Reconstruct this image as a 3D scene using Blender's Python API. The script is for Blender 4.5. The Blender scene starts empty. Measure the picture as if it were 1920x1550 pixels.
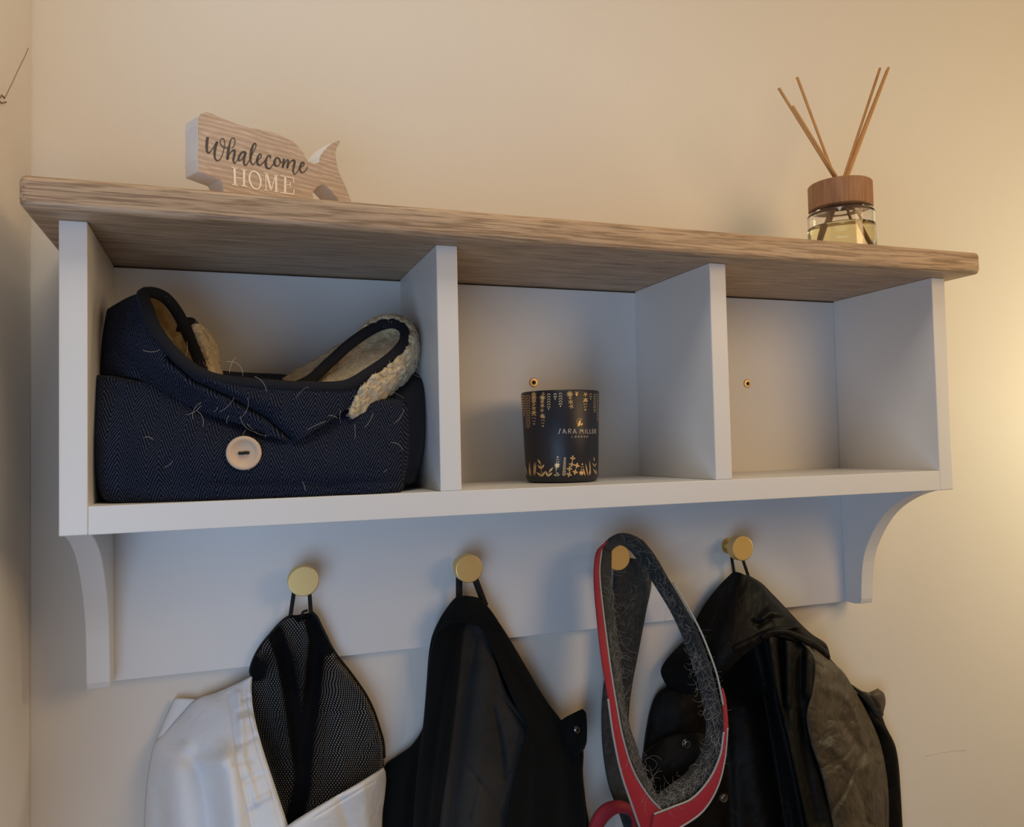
import bpy, bmesh, math, random
import numpy as np
from mathutils import Vector, Matrix, noise as mnoise
random.seed(7); rng = np.random.default_rng(7)
D = bpy.data; S = bpy.context.scene; COL = S.collection
Z0 = 1.45                                   # height of the shelf box's underside above the floor
# ------------------------------------------------------------------ camera
CP = np.array([0.12403, -0.89626, 0.06508 + Z0]); YAW, PIT, ROL, F = 0.34635, 0.03872, -0.02187, 1496.09
_f = np.array([math.sin(YAW)*math.cos(PIT), math.cos(YAW)*math.cos(PIT), math.sin(PIT)])
_r0 = np.array([math.cos(YAW), -math.sin(YAW), 0.0]); _u0 = np.cross(_r0, _f)
_r = _r0*math.cos(ROL) + _u0*math.sin(ROL); _u = -_r0*math.sin(ROL) + _u0*math.cos(ROL)
cam = D.cameras.new('camera'); cam.sensor_width = 36; cam.sensor_fit = 'HORIZONTAL'; cam.lens = 36*F/1920; cam.clip_start = 0.01
co = D.objects.new('camera', cam); COL.objects.link(co)
co.matrix_world = Matrix(((_r[0], _u[0], -_f[0], CP[0]), (_r[1], _u[1], -_f[1], CP[1]), (_r[2], _u[2], -_f[2], CP[2]), (0, 0, 0, 1)))
S.camera = co
# ------------------------------------------------------------------ world, lamps, exposure
w = D.worlds.new('world'); S.world = w; w.use_nodes = True
w.node_tree.nodes['Background'].inputs[0].default_value = (0.55, 0.62, 0.75, 1); w.node_tree.nodes['Background'].inputs[1].default_value = 0.05
def lamp(name, kind, loc, energy, color, size=0.1, aim=None, size_y=None):
    l = D.lights.new(name, kind); l.energy = energy; l.color = color
    if kind == 'AREA':
        l.size = size
        if size_y: l.shape = 'RECTANGLE'; l.size_y = size_y
    else: l.shadow_soft_size = size
    o = D.objects.new(name, l); COL.objects.link(o); o.location = loc; o['kind'] = 'helper'
    if aim: o.rotation_euler = (Vector(aim) - Vector(loc)).to_track_quat('-Z', 'Y').to_euler()
    return o
lamp('side_lamp_light', 'POINT', (1.62, -0.33, Z0 + 0.10), 6.8, (1.0, 0.90, 0.55), 0.10)
lamp('pendant_lamp_light', 'POINT', (1.25, -1.15, Z0 + 0.42), 17.0, (1.0, 0.67, 0.35), 0.30)
lamp('door_glass_daylight', 'AREA', (-0.30, -1.15, Z0 - 0.40), 6.9, (0.48, 0.69, 1.0), 0.8, (0.10, 0, Z0 - 0.05), 0.9)
lamp('ceiling_lamp_light', 'AREA', (0.28, -0.66, 2.42), 3.5, (1.0, 0.90, 0.72), 0.4, (0.28, -0.66, 0))
S.view_settings.view_transform = 'Standard'; S.view_settings.look = 'None'; S.view_settings.gamma = 1; S.view_settings.exposure = 0.1
S.view_settings.use_curve_mapping = False

# ------------------------------------------------------------------ geometry helpers
def ray(px, py): return _f + _r*(px-960)/F - _u*(py-775)/F
def U(px, py, Y):                            # point of the room seen at a pixel, at depth y = Y
    v = ray(px, py); return CP + v*((Y-CP[1])/v[1])
def UP(px, py, p0, n):
    v = ray(px, py); return CP + v*(np.dot(p0-CP, n)/np.dot(v, n))
def crv(pts, n, cyc=False):                  # smooth resample of a polyline
    P = np.array(pts, float)
    if len(P) == 1: return np.repeat(P, n, 0)
    if cyc: P = np.vstack([P, P[:1]])
    d = np.r_[0, np.cumsum(np.maximum(1e-9, np.linalg.norm(np.diff(P[:, :2] if P.shape[1] == 3 and abs(P[:, 0]).max() > 20 else P, axis=0), axis=1)))]
    T = np.linspace(0, d[-1], n + (1 if cyc else 0))
    if cyc: T = T[:-1]
    m = np.zeros_like(P)
    for i in range(len(P)):
        a, b = max(i-1, 0), min(i+1, len(P)-1)
        if cyc and i in (0, len(P)-1): m[i] = (P[1]-P[-2])/(d[1]+d[-1]-d[-2])
        else: m[i] = (P[b]-P[a])/max(1e-9, d[b]-d[a])
    k = np.clip(np.searchsorted(d, T, 'right')-1, 0, len(P)-2); h = (d[k+1]-d[k])[:, None]; t = ((T-d[k])[:, None])/h
    return (2*t**3-3*t**2+1)*P[k] + (t**3-2*t**2+t)*h*m[k] + (-2*t**3+3*t**2)*P[k+1] + (t**3-t**2)*h*m[k+1]
def seg_dist(X, Y, poly):
    best = np.full(X.shape, 1e9)
    P = np.array(poly, float)
    for a, b in zip(P[:-1], P[1:]):
        ab = b[:2]-a[:2]; L = max(1e-9, ab@ab); t = np.clip(((X-a[0])*ab[0]+(Y-a[1])*ab[1])/L, 0, 1)
        best = np.minimum(best, np.hypot(X-a[0]-t*ab[0], Y-a[1]-t*ab[1]))
    return best
def mesh(name, V, Fc, mat, parent=None, smooth=True, uv=None, attr=None):
    me = D.meshes.new(name); V = np.asarray(V, float)
    me.from_pydata(V.tolist(), [], [list(map(int, f)) for f in Fc]); me.update()
    if uv is not None:
        lay = me.uv_layers.new(name='UVMap'); idx = np.empty(len(me.loops), int); me.loops.foreach_get('vertex_index', idx)
        lay.data.foreach_set('uv', np.asarray(uv, float)[idx].ravel())
    if attr is not None:
        a = me.attributes.new('dense', 'FLOAT', 'POINT'); a.data.foreach_set('value', np.asarray(attr, float).ravel())
    if smooth: me.polygons.foreach_set('use_smooth', [True]*len(me.polygons))
    me.materials.append(mat)
    o = D.objects.new(name, me); COL.objects.link(o)
    if parent: attach(o, parent)
    return o
def attach(o, parent):
    o.parent = parent
    if parent.type == 'EMPTY': o.matrix_parent_inverse = Matrix.Translation(-parent.location)   # meshes keep room coordinates
def thing(name, label, cat, loc, group=None):
    o = D.objects.new(name, None); COL.objects.link(o); o.location = Vector(loc); o.empty_display_size = 0.02
    o['label'] = label; o['category'] = cat
    if group: o['group'] = group
    return o
def solid(o, th, off=-1.0):
    m = o.modifiers.new('thickness', 'SOLIDIFY'); m.thickness = th; m.offset = off; return o
def bev(o, wd, seg=3, ang=35):
    m = o.modifiers.new('bevel', 'BEVEL'); m.width = wd; m.segments = seg; m.limit_method = 'ANGLE'; m.angle_limit = math.radians(ang); m.harden_normals = False; return o
def gridfaces(n, m, cyc_n=False):
    Fc = []
    for i in range(n if cyc_n else n-1):
        for j in range(m-1):
            a = i*m+j; b = ((i+1) % n)*m+j; Fc.append((a, b, b+1, a+1))
    return Fc
def metric_uv(V, n, m):
    G = V.reshape(n, m, 3)
    us = np.linalg.norm(np.diff(G, axis=0), axis=2); vs = np.linalg.norm(np.diff(G, axis=1), axis=2)
    u = np.vstack([np.zeros((1, m)), np.cumsum(np.repeat(us.mean(1, keepdims=True), m, 1), 0)])
    v = np.hstack([np.zeros((n, 1)), np.cumsum(vs, 1)]); v -= v.mean(1, keepdims=True)
    return np.stack([v.ravel(), u.ravel()], 1)
def sm(x): x = np.clip(x, 0, 1); return x*x*(3-2*x)
def loft(name, lines, mat, parent, n=60, m=60, bulge=0.0, b1=None, power=2.5, folds=(), th=0.002, rough=0.0, rscale=60, flip=False, dense=None, uvproj=False):
    """cloth surface through depth-tagged polylines (px, py, Y): Y is the distance plane of each point in the room"""
    L = np.stack([crv(l, n) for l in lines])                       # K n 3
    K = len(lines); T = np.linspace(0, K-1, m); G = np.zeros((n, m, 3))
    for i in range(n): G[i] = crv_uniform(L[:, i], T)
    X, Y, Dp = G[..., 0], G[..., 1], G[..., 2].copy()
    t = np.linspace(-1, 1, m)[None, :]; s = np.linspace(0, 1, n)[:, None]
    b = bulge + ((b1 if b1 is not None else bulge)-bulge)*sm(s)
    Dp -= b*np.sqrt(np.maximum(0, 1-np.abs(t)**power))
    for f in folds:
        d = seg_dist(X, Y, f[0]); k = np.exp(-(d/f[1])**2) if len(f) < 4 else np.exp(-d/f[1])
        Dp -= f[2]*k
    V = np.empty((n*m, 3)); XX, YY, DD = X.ravel(), Y.ravel(), Dp.ravel()
    v = _f[None]+_r[None]*((XX-960)/F)[:, None]-_u[None]*((YY-775)/F)[:, None]
    V = CP[None]+v*((DD-CP[1])/v[:, 1])[:, None]
    if rough:
        for i in range(len(V)):
            q = Vector(V[i])*rscale
            V[i, 1] -= rough*(mnoise.fractal(q, 0.6, 2.0, 3) + 0.5*abs(mnoise.noise(q*2.3)))
            V[i, 2] += rough*0.6*mnoise.noise(q*1.3+Vector((9, 3, 1)))
    at = None
    if dense is not None:
        at = np.zeros(len(V))
        for f in dense: at = np.maximum(at, np.exp(-(seg_dist(XX, YY, f[0])/f[1])**4))
    uv = np.stack([V[:, 0]-V[:, 1]*0.4, V[:, 2]], 1) if uvproj else metric_uv(V, n, m)
    o = mesh(name, V, gridfaces(n, m), mat, parent, True, uv, at)
    if th: solid(o, th, 0.0)
    return o
def crv_uniform(P, T):
    K = len(P)
    if K == 2: return P[0]+(P[1]-P[0])*T[:, None]
    k = np.clip(T.astype(int), 0, K-2); t = (T-k)[:, None]
    m = np.array([(P[min(i+1, K-1)]-P[max(i-1, 0)])/(min(i+1, K-1)-max(i-1, 0)) for i in range(K)])
    return (2*t**3-3*t**2+1)*P[k]+(t**3-2*t**2+t)*m[k]+(-2*t**3+3*t**2)*P[k+1]+(t**3-t**2)*m[k+1]
def tube(name, P, r, mat, parent=None, sides=8, cyc=False, flat=None):
    V, Fc = tube_data(np.asarray(P, float), r, sides, cyc, flat); return mesh(name, V, Fc, mat, parent)
def tube_data(P, r, sides=8, cyc=False, flat=None, off=0):
    n = len(P); R = np.full(n, r) if np.isscalar(r) else np.asarray(r); V = []; Fc = []
    if cyc: tg = np.roll(P, -1, 0)-np.roll(P, 1, 0)
    else: tg = np.gradient(P, axis=0)
    tg /= np.maximum(1e-12, np.linalg.norm(tg, axis=1))[:, None]
    up = np.array([0, -1, 0.01])
    for i in range(n):
        a = np.cross(tg[i], up); a /= max(1e-9, np.linalg.norm(a)); b = np.cross(a, tg[i])
        ka, kb = (1, 1) if flat is None else flat
        for k in range(sides):
            an = 2*math.pi*k/sides; V.append(P[i]+R[i]*(ka*math.cos(an)*a+kb*math.sin(an)*b))
    for i in range(n if cyc else n-1):
        for k in range(sides):
            Fc.append((off+i*sides+k, off+i*sides+(k+1) % sides, off+((i+1) % n)*sides+(k+1) % sides, off+((i+1) % n)*sides+k))
    if not cyc: Fc.append([off+k for k in range(sides)][::-1]); Fc.append([off+(n-1)*sides+k for k in range(sides)])
    return V, Fc
def tubes(name, curves, r, mat, parent, sides=3):
    V, Fc = [], []
    for P in curves:
        v, f = tube_data(np.asarray(P, float), r, sides, off=len(V)); V += v; Fc += f
    return mesh(name, V, Fc, mat, parent)
def lathe(name, prof, n, mat, parent, base=(0, 0, 0), axis='Z', smooth=True, ang=40):
    V, Fc = [], []
    for k in range(n):
        a = 2*math.pi*k/n
        for r, z in prof:
            p = (r*math.cos(a), r*math.sin(a), z) if axis == 'Z' else (r*math.cos(a), -z, r*math.sin(a))
            V.append((p[0]+base[0], p[1]+base[1], p[2]+base[2]))
    m = len(prof)
    for k in range(n):
        for j in range(m-1):
            a, b = k*m+j, ((k+1) % n)*m+j
            q = [a, b, b+1, a+1]
            if axis != 'Z': q = q[::-1]
            Fc.append(q)
    o = mesh(name, V, Fc, mat, parent, smooth)
    bm = bmesh.new(); bm.from_mesh(o.data); bmesh.ops.remove_doubles(bm, verts=bm.verts, dist=1e-6); bmesh.ops.recalc_face_normals(bm, faces=bm.faces)
    for e in bm.edges:
        if len(e.link_faces) == 2 and e.calc_face_angle(0) > math.radians(ang): e.smooth = False
    bm.to_mesh(o.data); bm.free(); return o
def box(name, x0, x1, y0, y1, z0, z1, mat, parent=None, bw=0.0012, seg=2):
    V = [(x, y, z) for x in (x0, x1) for y in (y0, y1) for z in (z0, z1)]
    o = mesh(name, V, [(0, 1, 3, 2), (4, 6, 7, 5), (0, 4, 5, 1), (2, 3, 7, 6), (0, 2, 6, 4), (1, 5, 7, 3)], mat, parent, False)
    if bw:
        bm = bmesh.new(); bm.from_mesh(o.data)
        bmesh.ops.bevel(bm, geom=list(bm.edges), offset=bw, segments=seg, profile=0.5, affect='EDGES', clamp_overlap=True)
        bm.to_mesh(o.data); bm.free()
        o.data.polygons.foreach_set('use_smooth', [True]*len(o.data.polygons))
        m = o.modifiers.new('wn', 'WEIGHTED_NORMAL'); m.keep_sharp = False
    return o
def prism(name, front, vec, mat, parent=None, bw=0.0):
    n = len(front); V = [tuple(p) for p in front]+[tuple(np.array(p)+vec) for p in front]
    Fc = [list(range(n))[::-1], list(range(n, 2*n))]+[(i, (i+1) % n, n+(i+1) % n, n+i) for i in range(n)]
    o = mesh(name, V, Fc, mat, parent, False)
    bm = bmesh.new(); bm.from_mesh(o.data); bmesh.ops.recalc_face_normals(bm, faces=bm.faces)
    bm.to_mesh(o.data); bm.free()
    if bw: bev(o, bw, 2, 50)
    return o
def stroke_data(pts, wd, n=None):                # flat pen stroke in 2-D: polygon strip
    P = crv(pts, n or max(2, 7*len(pts))) if len(pts) > 2 else np.array(pts, float)
    W = np.full(len(P), wd) if np.isscalar(wd) else np.interp(np.linspace(0, 1, len(P)), np.linspace(0, 1, len(wd)), wd)
    t = np.gradient(P, axis=0) if len(P) > 2 else np.repeat((P[1:]-P[:-1]), 2, 0)
    t /= np.maximum(1e-9, np.linalg.norm(t, axis=1))[:, None]; nn = np.stack([-t[:, 1], t[:, 0]], 1)
    return P+nn*W[:, None]/2, P-nn*W[:, None]/2
def print_mesh(name, strokes, polys, place, mat, parent):
    V, Fc = [], []
    for pts, wd in strokes:
        a, b = stroke_data(pts, wd); o = len(V)
        for p, q in zip(a, b): V += [place(*p), place(*q)]
        Fc += [(o+2*i, o+2*i+1, o+2*i+3, o+2*i+2) for i in range(len(a)-1)]
    for pl in polys:
        o = len(V); V += [place(*p) for p in pl]; Fc.append(list(range(o, o+len(pl))))
    ob = mesh(name, V, Fc, mat, parent, False); ob['kind'] = 'stuff'; return ob

def hair_curve(p, L, curl, dirv=None, n=9):
    d = np.array(dirv if dirv is not None else rng.normal(size=3), float); d[1] *= 0.5; d /= np.linalg.norm(d)
    ax = rng.normal(size=3); ax[1] *= 2; ax /= np.linalg.norm(ax); out = [p]; a = curl*rng.uniform(0.4, 1)/n*rng.choice([-1, 1])
    for _ in range(n-1):
        d = d*math.cos(a)+np.cross(ax, d)*math.sin(a)+ax*(ax@d)*(1-math.cos(a)); p = p+d*L/(n-1); out.append(p)
    return out

# ------------------------------------------------------------------ materials
class NT:
    def __init__(s, name):
        s.m = D.materials.new(name); s.m.use_nodes = True; s.t = s.m.node_tree; s.b = s.t.nodes['Principled BSDF']; s.out = s.t.nodes['Material Output']
    def n(s, typ, **kw):
        x = s.t.nodes.new(typ)
        for k, v in kw.items():
            if k.startswith('i_'): x.inputs[k[2:].replace('_', ' ')].default_value = v
            else: setattr(x, k, v)
        return x
    def l(s, a, b): s.t.links.new(a, b)
    def math(s, op, a, b=None, c=None):
        x = s.n('ShaderNodeMath', operation=op)
        for i, q in enumerate((a, b, c)):
            if q is None: continue
            if isinstance(q, (int, float)): x.inputs[i].default_value = q
            else: s.l(q, x.inputs[i])
        return x.outputs[0]
    def coord(s, kind='Object', scale=(1, 1, 1)):
        tc = s.n('ShaderNodeTexCoord'); mp = s.n('ShaderNodeMapping'); mp.inputs['Scale'].default_value = scale
        s.l(tc.outputs[kind], mp.inputs['Vector']); return mp.outputs[0]
    def noise(s, vec, scale, detail=3, rough=0.55, dist=0):
        x = s.n('ShaderNodeTexNoise'); x.inputs['Scale'].default_value = scale; x.inputs['Detail'].default_value = detail; x.inputs['Roughness'].default_value = rough; x.inputs['Distortion'].default_value = dist
        s.l(vec, x.inputs['Vector']); return x.outputs['Fac']
    def ramp(s, fac, stops):
        x = s.n('ShaderNodeValToRGB'); e = x.color_ramp.elements
        while len(e) < len(stops): e.new(0.5)
        for q, (p, c) in zip(e, stops): q.position = p; q.color = (*c, 1) if len(c) == 3 else c
        s.l(fac, x.inputs[0]); return x.outputs[0]
    def mix(s, fac, a, b, blend='MIX'):
        x = s.n('ShaderNodeMix', data_type='RGBA', blend_type=blend)
        for i, q in ((0, fac), (6, a), (7, b)):
            if isinstance(q, (int, float)): x.inputs[i].default_value = q
            elif isinstance(q, tuple): x.inputs[i].default_value = (*q, 1)
            else: s.l(q, x.inputs[i])
        return x.outputs[2]
    def bump(s, h, strength=0.3, dist=0.001, prev=None):
        x = s.n('ShaderNodeBump'); x.inputs['Strength'].default_value = strength; x.inputs['Distance'].default_value = dist
        s.l(h, x.inputs['Height'])
        if prev is not None: s.l(prev, x.inputs['Normal'])
        s.l(x.outputs[0], s.b.inputs['Normal']); return x.outputs[0]
    def set(s, **kw):
        for k, v in kw.items():
            k = k.replace('_', ' ')
            if isinstance(v, tuple) and len(v) == 3: v = (*v, 1)
            if hasattr(v, 'is_output') or isinstance(v, bpy.types.NodeSocket): s.l(v, s.b.inputs[k])
            else: s.b.inputs[k].default_value = v
        return s
def simple(name, col, rough=0.6, metal=0.0, nscale=None, bstr=0.2, bdist=0.0004, var=0.0, sheen=0.0):
    t = NT(name); t.set(Roughness=rough, Metallic=metal)
    c = t.coord()
    if var:
        f = t.noise(c, (nscale or 40)*0.3, 3); t.set(Base_Color=t.mix(f, tuple(x*(1-var) for x in col), tuple(min(1, x*(1+var)) for x in col)))
    else: t.set(Base_Color=col)
    if nscale: t.bump(t.noise(c, nscale, 4), bstr, bdist)
    if sheen: t.set(Sheen_Weight=sheen, Sheen_Roughness=0.5)
    return t.m
def wall_mat(name, col):
    t = NT(name); c = t.coord(); f = t.noise(c, 2.2, 3)
    t.set(Base_Color=t.mix(f, tuple(x*0.975 for x in col), tuple(x*1.02 for x in col)), Roughness=0.62)
    b = t.bump(t.noise(c, 260, 3), 0.22, 0.0006); t.bump(t.noise(c, 14, 2), 0.12, 0.004, b); return t.m
def oak_mat(name, dark, light, wash):
    t = NT(name); c = t.coord('Object', (2.2, 26, 26)); g = t.noise(c, 3.0, 6, 0.6, 0.6)
    c2 = t.coord('Object', (20, 560, 520)); g2 = t.noise(c2, 1.0, 3, 0.6)
    wv = t.n('ShaderNodeTexWave', wave_type='BANDS', bands_direction='Y'); wv.inputs['Scale'].default_value = 7; wv.inputs['Distortion'].default_value = 7.0; wv.inputs['Detail'].default_value = 2; wv.inputs['Detail Scale'].default_value = 0.9
    t.l(t.coord('Object', (0.9, 5.5, 3.0)), wv.inputs['Vector'])
    base = t.ramp(g, [(0.25, dark), (0.55, light), (0.8, tuple(x*1.08 for x in light))])
    base = t.mix(t.math('MULTIPLY', wv.outputs['Fac'], 0.28), base, wash)
    base = t.mix(t.math('MULTIPLY', t.ramp(g2, [(0.46, (0, 0, 0)), (0.60, (1, 1, 1))]), 0.72), base, tuple(x*0.55 for x in dark))
    t.set(Base_Color=base, Roughness=0.5); t.bump(g2, 0.16, 0.0006); return t.m
def paint_mat():
    t = NT('shelf_paint'); c = t.coord(); f = t.noise(c, 6, 4)
    t.set(Base_Color=t.mix(f, (0.72, 0.705, 0.69), (0.76, 0.745, 0.73)), Roughness=0.42)
    b = t.bump(t.noise(t.coord('Object', (1, 1, 0.25)), 420, 3), 0.10, 0.0005); t.bump(t.noise(c, 55, 4), 0.06, 0.002, b); return t.m
def herringbone_mat():
    t = NT('navy_herringbone_tweed'); uv = t.n('ShaderNodeUVMap').outputs[0]; sp = t.n('ShaderNodeSeparateXYZ'); t.l(uv, sp.inputs[0])
    u = t.math('ADD', sp.outputs[0], 1.0); v = t.math('ADD', sp.outputs[1], 1.0)
    wob = t.math('MULTIPLY', t.math('SUBTRACT', t.noise(uv, 60, 2), 0.5), 0.0016)
    z = t.math('PINGPONG', u, 0.0092)
    ph = t.math('MULTIPLY', t.math('ADD', t.math('ADD', v, t.math('MULTIPLY', z, 1.9)), wob), 2*math.pi/0.0043)
    st = t.math('MULTIPLY_ADD', t.math('SINE', ph), 0.5, 0.5)
    fib = t.noise(uv, 900, 2)
    st2 = t.math('MULTIPLY', st, t.math('MULTIPLY_ADD', fib, 1.9, -0.1))
    t.set(Base_Color=t.ramp(st2, [(0.12, (0.0022, 0.003, 0.007)), (0.5, (0.008, 0.012, 0.028)), (0.95, (0.044, 0.054, 0.090))]), Roughness=0.9, Specular_IOR_Level=0.15, Sheen_Weight=0.03, Sheen_Roughness=0.4)
    t.bump(st2, 0.5, 0.0006); return t.m
def fleece_mat(name, a, b):
    t = NT(name); c = t.coord(); f = t.noise(c, 130, 5, 0.7, 0.5); v = t.n('ShaderNodeTexVoronoi'); v.inputs['Scale'].default_value = 240; t.l(c, v.inputs['Vector'])
    t.set(Base_Color=t.ramp(f, [(0.25, a), (0.7, b)]), Roughness=1.0, Sheen_Weight=0.4, Sheen_Roughness=0.6)
    bb = t.bump(f, 0.9, 0.004); t.bump(v.outputs['Distance'], 0.5, 0.002, bb); return t.m
def cloth_mat(name, col, col2=None, rough=0.85, weave=900, wr=0.25, sheen=0.02, wscale=22, spec=0.3):
    t = NT(name); c = t.coord(); f = t.noise(c, wscale, 4)
    t.set(Base_Color=t.mix(t.ramp(f, [(0.35, (0, 0, 0)), (0.65, (1, 1, 1))]), col, col2 or col), Roughness=rough, Sheen_Weight=sheen, Specular_IOR_Level=spec)
    b = t.bump(t.noise(c, weave, 2), 0.25, 0.0005); t.bump(t.noise(c, wscale*1.6, 4, 0.6, 0.8), wr, 0.006, b); return t.m
def meshcloth_mat():
    t = NT('black_mesh_netting'); uv = t.n('ShaderNodeUVMap').outputs[0]; sp = t.n('ShaderNodeSeparateXYZ'); t.l(uv, sp.inputs[0])
    p = 0.00335
    a = t.math('FRACT', t.math('MULTIPLY_ADD', t.math('ADD', sp.outputs[0], t.math('MULTIPLY', sp.outputs[1], 0.72)), 1/p, 100))
    b = t.math('FRACT', t.math('MULTIPLY_ADD', t.math('SUBTRACT', sp.outputs[0], t.math('MULTIPLY', sp.outputs[1], 0.72)), 1/p, 100))
    ra = t.math('ABSOLUTE', t.math('SUBTRACT', a, 0.5)); rb = t.math('ABSOLUTE', t.math('SUBTRACT', b, 0.5))
    d = t.math('MAXIMUM', ra, rb)
    at = t.n('ShaderNodeAttribute'); at.attribute_name = 'dense'
    lim = t.math('MULTIPLY_ADD', at.outputs['Fac'], -0.6, 0.255)
    hole = t.math('LESS_THAN', d, lim)
    t.set(Base_Color=(0.004, 0.004, 0.005), Roughness=0.9, Specular_IOR_Level=0.1)
    tr = t.n('ShaderNodeBsdfTransparent'); mx = t.n('ShaderNodeMixShader')
    t.l(hole, mx.inputs[0]); t.l(t.b.outputs[0], mx.inputs[1]); t.l(tr.outputs[0], mx.inputs[2]); t.l(mx.outputs[0], t.out.inputs[0]); return t.m
def waxed_mat(name, c1, c2, rough=0.42, wr=0.5, spec=0.12):
    t = NT(name); c = t.coord(); f = t.noise(c, 11, 5, 0.6, 0.7)
    t.set(Base_Color=t.ramp(f, [(0.32, c1), (0.6, c2)]), Roughness=t.math('MULTIPLY_ADD', t.noise(c, 30, 3), 0.3, rough-0.12), Specular_IOR_Level=spec)
    rg = t.math('ABSOLUTE', t.math('SUBTRACT', t.noise(c, 15, 3, 0.5, 0.6), 0.5)); rg2 = t.math('ABSOLUTE', t.math('SUBTRACT', t.noise(c, 42, 2, 0.5, 0.3), 0.5))
    b = t.bump(rg, wr, 0.030); b = t.bump(rg2, wr*0.7, 0.010, b); t.bump(t.noise(c, 700, 2), 0.15, 0.0004, b); return t.m
def web_mat(name, col, pitch=0.0016, axis=1):
    t = NT(name); uv = t.n('ShaderNodeUVMap').outputs[0]; sp = t.n('ShaderNodeSeparateXYZ'); t.l(uv, sp.inputs[0])
    st = t.math('MULTIPLY_ADD', t.math('SINE', t.math('MULTIPLY', sp.outputs[axis], 2*math.pi/pitch)), 0.5, 0.5)
    t.set(Base_Color=t.mix(st, tuple(x*0.72 for x in col), col), Roughness=0.6, Sheen_Weight=0.1); t.bump(st, 0.5, 0.0004); return t.m
def glass_mat(name, col=(1, 1, 1), ior=1.45, rough=0.0):
    t = NT(name); t.set(Base_Color=col, Roughness=rough, IOR=ior, Transmission_Weight=1.0); return t.m

M_wall = wall_mat('cream_wall_emulsion', (0.76, 0.705, 0.635))
M_paint = paint_mat()
M_oak = oak_mat('limed_oak', (0.33, 0.205, 0.115), (0.53, 0.355, 0.215), (0.48, 0.385, 0.30))
M_brass = simple('brushed_brass', (0.80, 0.59, 0.26), 0.52, 1.0, 700, 0.05, 0.0002)
M_screw = simple('yellow_zinc_screw', (0.55, 0.40, 0.22), 0.4, 1.0)
M_dark = simple('dark_wick_socket_shade', (0.01, 0.009, 0.008), 0.8)

# ------------------------------------------------------------------ room shell
def struct(o): o['kind'] = 'structure'; return o
XL = -0.0545
wb = struct(box('wall_back', XL-0.1, 2.9, 0.0, 0.1, 0, 2.45, M_wall, None, 0))
wl = struct(box('wall_left', XL-0.1, XL, -0.26, 0.0, 0, 2.45, M_wall, None, 0.004))
M_hall = wall_mat('taupe_hall_paint', (0.30, 0.27, 0.24))
struct(box('wall_right', 2.9, 3.0, -2.7, 0.1, 0, 2.45, M_hall, None, 0))
struct(box('wall_front', -1.6, 3.0, -2.8, -2.7, 0, 2.45, M_hall, None, 0))
struct(box('wall_far', -1.6, -1.5, -2.7, 0.1, 0, 2.45, M_hall, None, 0))
struct(box('wall_alcove', -1.5, XL-0.1, 0.0, 0.1, 0, 2.45, M_wall, None, 0))
struct(box('ceiling', -1.6, 3.0, -2.8, 0.1, 2.45, 2.5, simple('ceiling_white', (0.75, 0.73, 0.70), 0.8), None, 0))
fl_m = simple('warm_wood_floor', (0.20, 0.14, 0.09), 0.5, 0, 30, 0.1, 0.001, 0.1)  # unseen floor, warm wood colour set for the light it bounces up
struct(box('floor', -1.6, 3.0, -2.8, 0.1, -0.05, 0.0, fl_m, None, 0))
tube('paint_scuff', [U(1735, 1418, -.0001), U(1760, 1411, -.0001), U(1790, 1407, -.0001), U(1812, 1406, -.0001)], 0.0003, simple('scuff_grey', (0.58, 0.52, 0.45), 0.9), wb, 5)
# hairline plaster crack and scuff on the left wall
def onleft(px, py):
    v = ray(px, py); return CP+v*((XL-CP[0])/v[0])+np.array([0.0002, 0, 0])
ck = tube('plaster_crack', [onleft(*p) for p in ((53, 90), (46, 106), (34, 130), (22, 156), (8, 184))], 0.00035, simple('crack_brown', (0.28, 0.18, 0.10), 0.9), wl, 5)
tube('plaster_scuff', [onleft(*p) for p in ((8, 184), (3, 178), (-4, 186), (2, 193), (11, 191))], 0.0007, ck.data.materials[0], wl, 5)

# ------------------------------------------------------------------ the shelf
W_, L1, D1a, D1b, D2a, D2b, R1 = 0.94, 0.0207, 0.3116, 0.3321, 0.6098, 0.6302, 0.9193
ZF, ZT, ZP, YF, YB, YP, ZK = 0.0230+Z0, 0.2534+Z0, 0.2792+Z0, -0.1777, -0.014, -0.2077, -0.1596+Z0
sh = thing('coat_rack_shelf', 'grey painted wall shelf with oak top, three cubbyholes and brass pegs', 'wall shelf', (0.47, -0.1, Z0))
o = box('top_plank', -0.022, 0.9638, YP, -0.001, ZT, ZP, M_oak, sh, 0.0055, 4); o['label'] = 'limed oak top plank with rounded edges'
box('side_panel', 0, L1, YF, YB, Z0, ZT, M_paint, sh, 0.0012)
box('side_panel', R1, W_, YF, YB, Z0, ZT, M_paint, sh, 0.0012)
box('divider', D1a, D1b, YF+0.0003, YB, ZF, ZT, M_paint, sh, 0.001)
box('divider', D2a, D2b, YF+0.0003, YB, ZF, ZT, M_paint, sh, 0.001)
box('bottom_board', L1, R1, YF+0.0002, YB, Z0, ZF, M_paint, sh, 0.0008)
box('back_panel', 0, W_, YB, -0.0005, ZK, ZT-0.0015, M_paint, sh, 0.0012)
def bracket(x0, x1):
    pts = [(-0.1625, 0.0), (-0.1340, -0.0085), (-0.1074, -0.0218), (-0.0900, -0.0350), (-0.0757, -0.0509), (-0.0640, -0.0680), (-0.0556, -0.0837), (-0.0505, -0.0990), (-0.0478, -0.1137), (-0.0458, -0.1320), (-0.0446, -0.1511), (-0.0425, -0.1572), (-0.030, -0.1590), (YB, -0.1585), (YB, 0.0)]
    P = crv(np.array(pts[:11]), 30).tolist()+[list(p) for p in pts[11:]]
    o = prism('bracket', [(x0, y, z+Z0) for y, z in P], np.array([x1-x0, 0, 0]), M_paint, sh, 0.0009)
    return o
bracket(0, 0.0203); bracket(0.9197, 0.94)
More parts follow.
